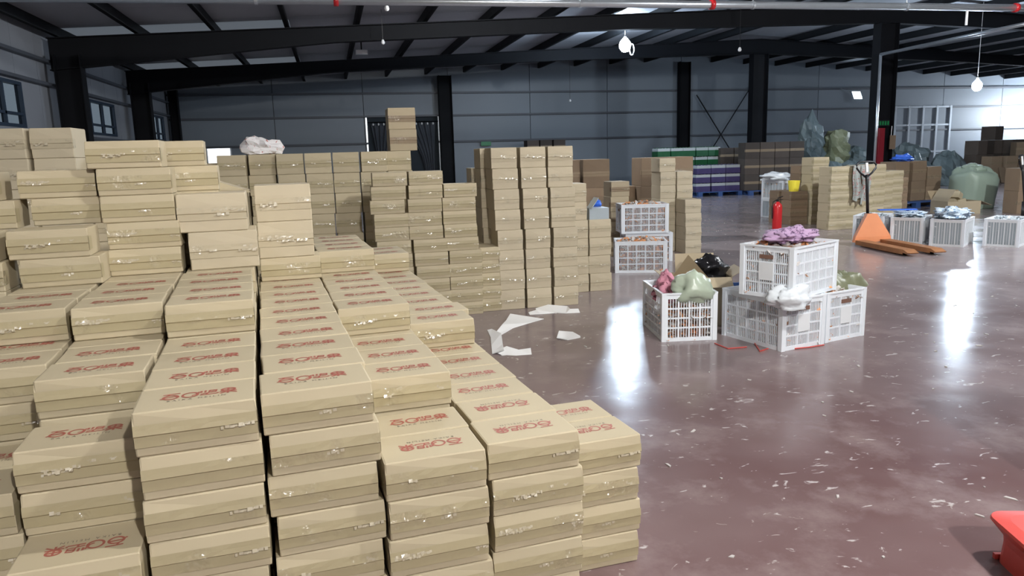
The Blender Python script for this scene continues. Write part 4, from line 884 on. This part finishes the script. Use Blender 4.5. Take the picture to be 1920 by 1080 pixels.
# ------------------------------------------------------------------ litter on the floor
def strip_at(pts, wd, label, lift=.004):
    P3 = [at(x, y) for x, y in pts]; mb = MB(); vs = []
    for i, p in enumerate(P3):
        a, b = P3[max(0, i-1)], P3[min(len(P3)-1, i+1)]; d = (b-a).normalized(); n = Vector((-d.y, d.x, 0)); w_ = wd[i] if isinstance(wd, list) else wd
        z = lift+.02*abs(math.sin(i*1.7)); vs += [p+n*w_/2+Vector((0, 0, z+.006)), p-n*w_/2+Vector((0, 0, lift)), p+n*w_/2+Vector((0, 0, z+.002)), p-n*w_/2+Vector((0, 0, lift-.003))]
    fs = []
    for i in range(len(P3)-1):
        q = 4*i; fs += [(q, q+1, q+5, q+4), (q+2, q+6, q+7, q+3), (q, q+4, q+6, q+2), (q+1, q+3, q+7, q+5)]
    mb.add(vs, fs); o = part('paper_strip', mb, 'paper'); tag(o, label, 'paper', 'white strips on the floor')
strip_at([(918, 619), (930, 632), (932, 648), (934, 664)], [.04, .09, .09, .09], 'white strip lying along the carton pile corner')
strip_at([(934, 628), (952, 615), (970, 605), (988, 596)], [.06, .10, .22, .34], 'white strip widening toward the back, by the pile corner')
strip_at([(934, 664), (950, 661), (970, 663), (996, 662)], [.12, .16, .12, .09], 'white strip pointing right, nearest the camera')
strip_at([(992, 589), (1010, 588), (1022, 584), (1035, 582), (1050, 582), (1065, 586), (1086, 585)], [.08, .08, .25, .3, .25, .1, .08], 'long crumpled white strip before the tall stacks')
strip_at([(1054, 637), (1068, 630), (1081, 628)], [.1, .22, .12], 'small folded white scrap alone on the floor')
for i, (pts) in enumerate((((1340, 645), (1365, 655), (1400, 652)), ((1415, 645), (1425, 660), (1440, 655)), ((1490, 655), (1520, 652), (1545, 648)))):
    mb = MB().tube([at(*p)+Vector((0, 0, .006)) for p in pts], .005, 5); o = part('red_string', mb, 'red'); tag(o, 'thin red string on the floor by the crates, %s' % ['left', 'middle', 'right'][i], 'string', 'red strings')
lm = MB(); rr = random.Random(12)
for i in range(420):
    x, y = rr.uniform(.9, 8), rr.uniform(1.3, 16)
    if x < 1.35 and y < 7: continue
    a = rr.uniform(0, 6.28); s = rr.uniform(.003, .010)*(1.8 if rr.random() < .12 else 1); e_ = s*rr.uniform(.6, 3.2)
    c_, s_ = math.cos(a), math.sin(a); pl = [(-s, -e_), (s*rr.uniform(.4, 1), -e_*.6), (s, e_*.7), (-s*.3, e_)]
    vs = [(x+px*c_-py*s_, y+px*s_+py*c_, .003+rr.uniform(0, .003)) for px, py in pl]
    lm.add(vs+[(a_, b_, .0005) for a_, b_, _ in vs], [(0, 1, 2, 3), (0, 4, 5, 1), (1, 5, 6, 2), (2, 6, 7, 3), (3, 7, 4, 0)])
lo = part('floor_litter', lm, 'litter'); tag(lo, 'tiny pale scraps scattered over the red floor', 'litter', kind='stuff')

# ------------------------------------------------------------------ cartons the photograph shows nothing of are joined into filler
from mathutils.bvhtree import BVHTree
bpy.context.view_layer.update(); V, P_, W, org = [], [], [], Vector((0, 0, EYE)); top = []
for o in COL.objects:
    if o.type != 'MESH': continue
    r_ = o
    while r_.parent: r_ = r_.parent
    if r_ not in top: top.append(r_)
    k = top.index(r_) if top[-1] is not r_ else len(top)-1
    M = o.matrix_world; b_ = len(V); V += [M @ v.co for v in o.data.vertices]
    for p in o.data.polygons: P_.append([b_+i for i in p.vertices]); W.append(k)
tree = BVHTree.FromPolygons(V, P_); cnt = {}
for j in range(0, 1080, 3):
    for i in range(0, 1920, 3):
        h = tree.ray_cast(org, ray(i+1.5, j+1.5).normalized())
        if h[2] is not None: cnt[W[h[2]]] = cnt.get(W[h[2]], 0)+1
cart = [(cnt.get(k, 0), o) for k, o in enumerate(top) if o.get('category') == 'carton' and o.type == 'MESH' and o.get('kind') != 'stuff']
cart.sort(key=lambda q: -q[0]); rest = {'card': filler}; bpy.data.objects.remove(fo)
print('cartons', len(cart), 'seen', sum(1 for c, o in cart if c), 'px>=4', sum(1 for c, o in cart if c >= 4))
for c, o in cart:
    if c >= 3: continue
    mb = rest.setdefault(o.data.materials[0].name, MB()); M = o.matrix_world.copy()
    mb.add([M @ v.co for v in o.data.vertices], [tuple(p.vertices) for p in o.data.polygons])
    for ch in list(o.children): bpy.data.objects.remove(ch)
    bpy.data.objects.remove(o)
words = {'card': 'light brown', 'card_pale': 'pale', 'card_tan': 'tan', 'card_brown': 'brown', 'card_dark': 'dark brown'}
for k, mb in rest.items():
    tag(part('hidden_carton', mb, k), 'hidden %s cartons filling the insides of the stacks' % words[k], 'carton', kind='stuff')
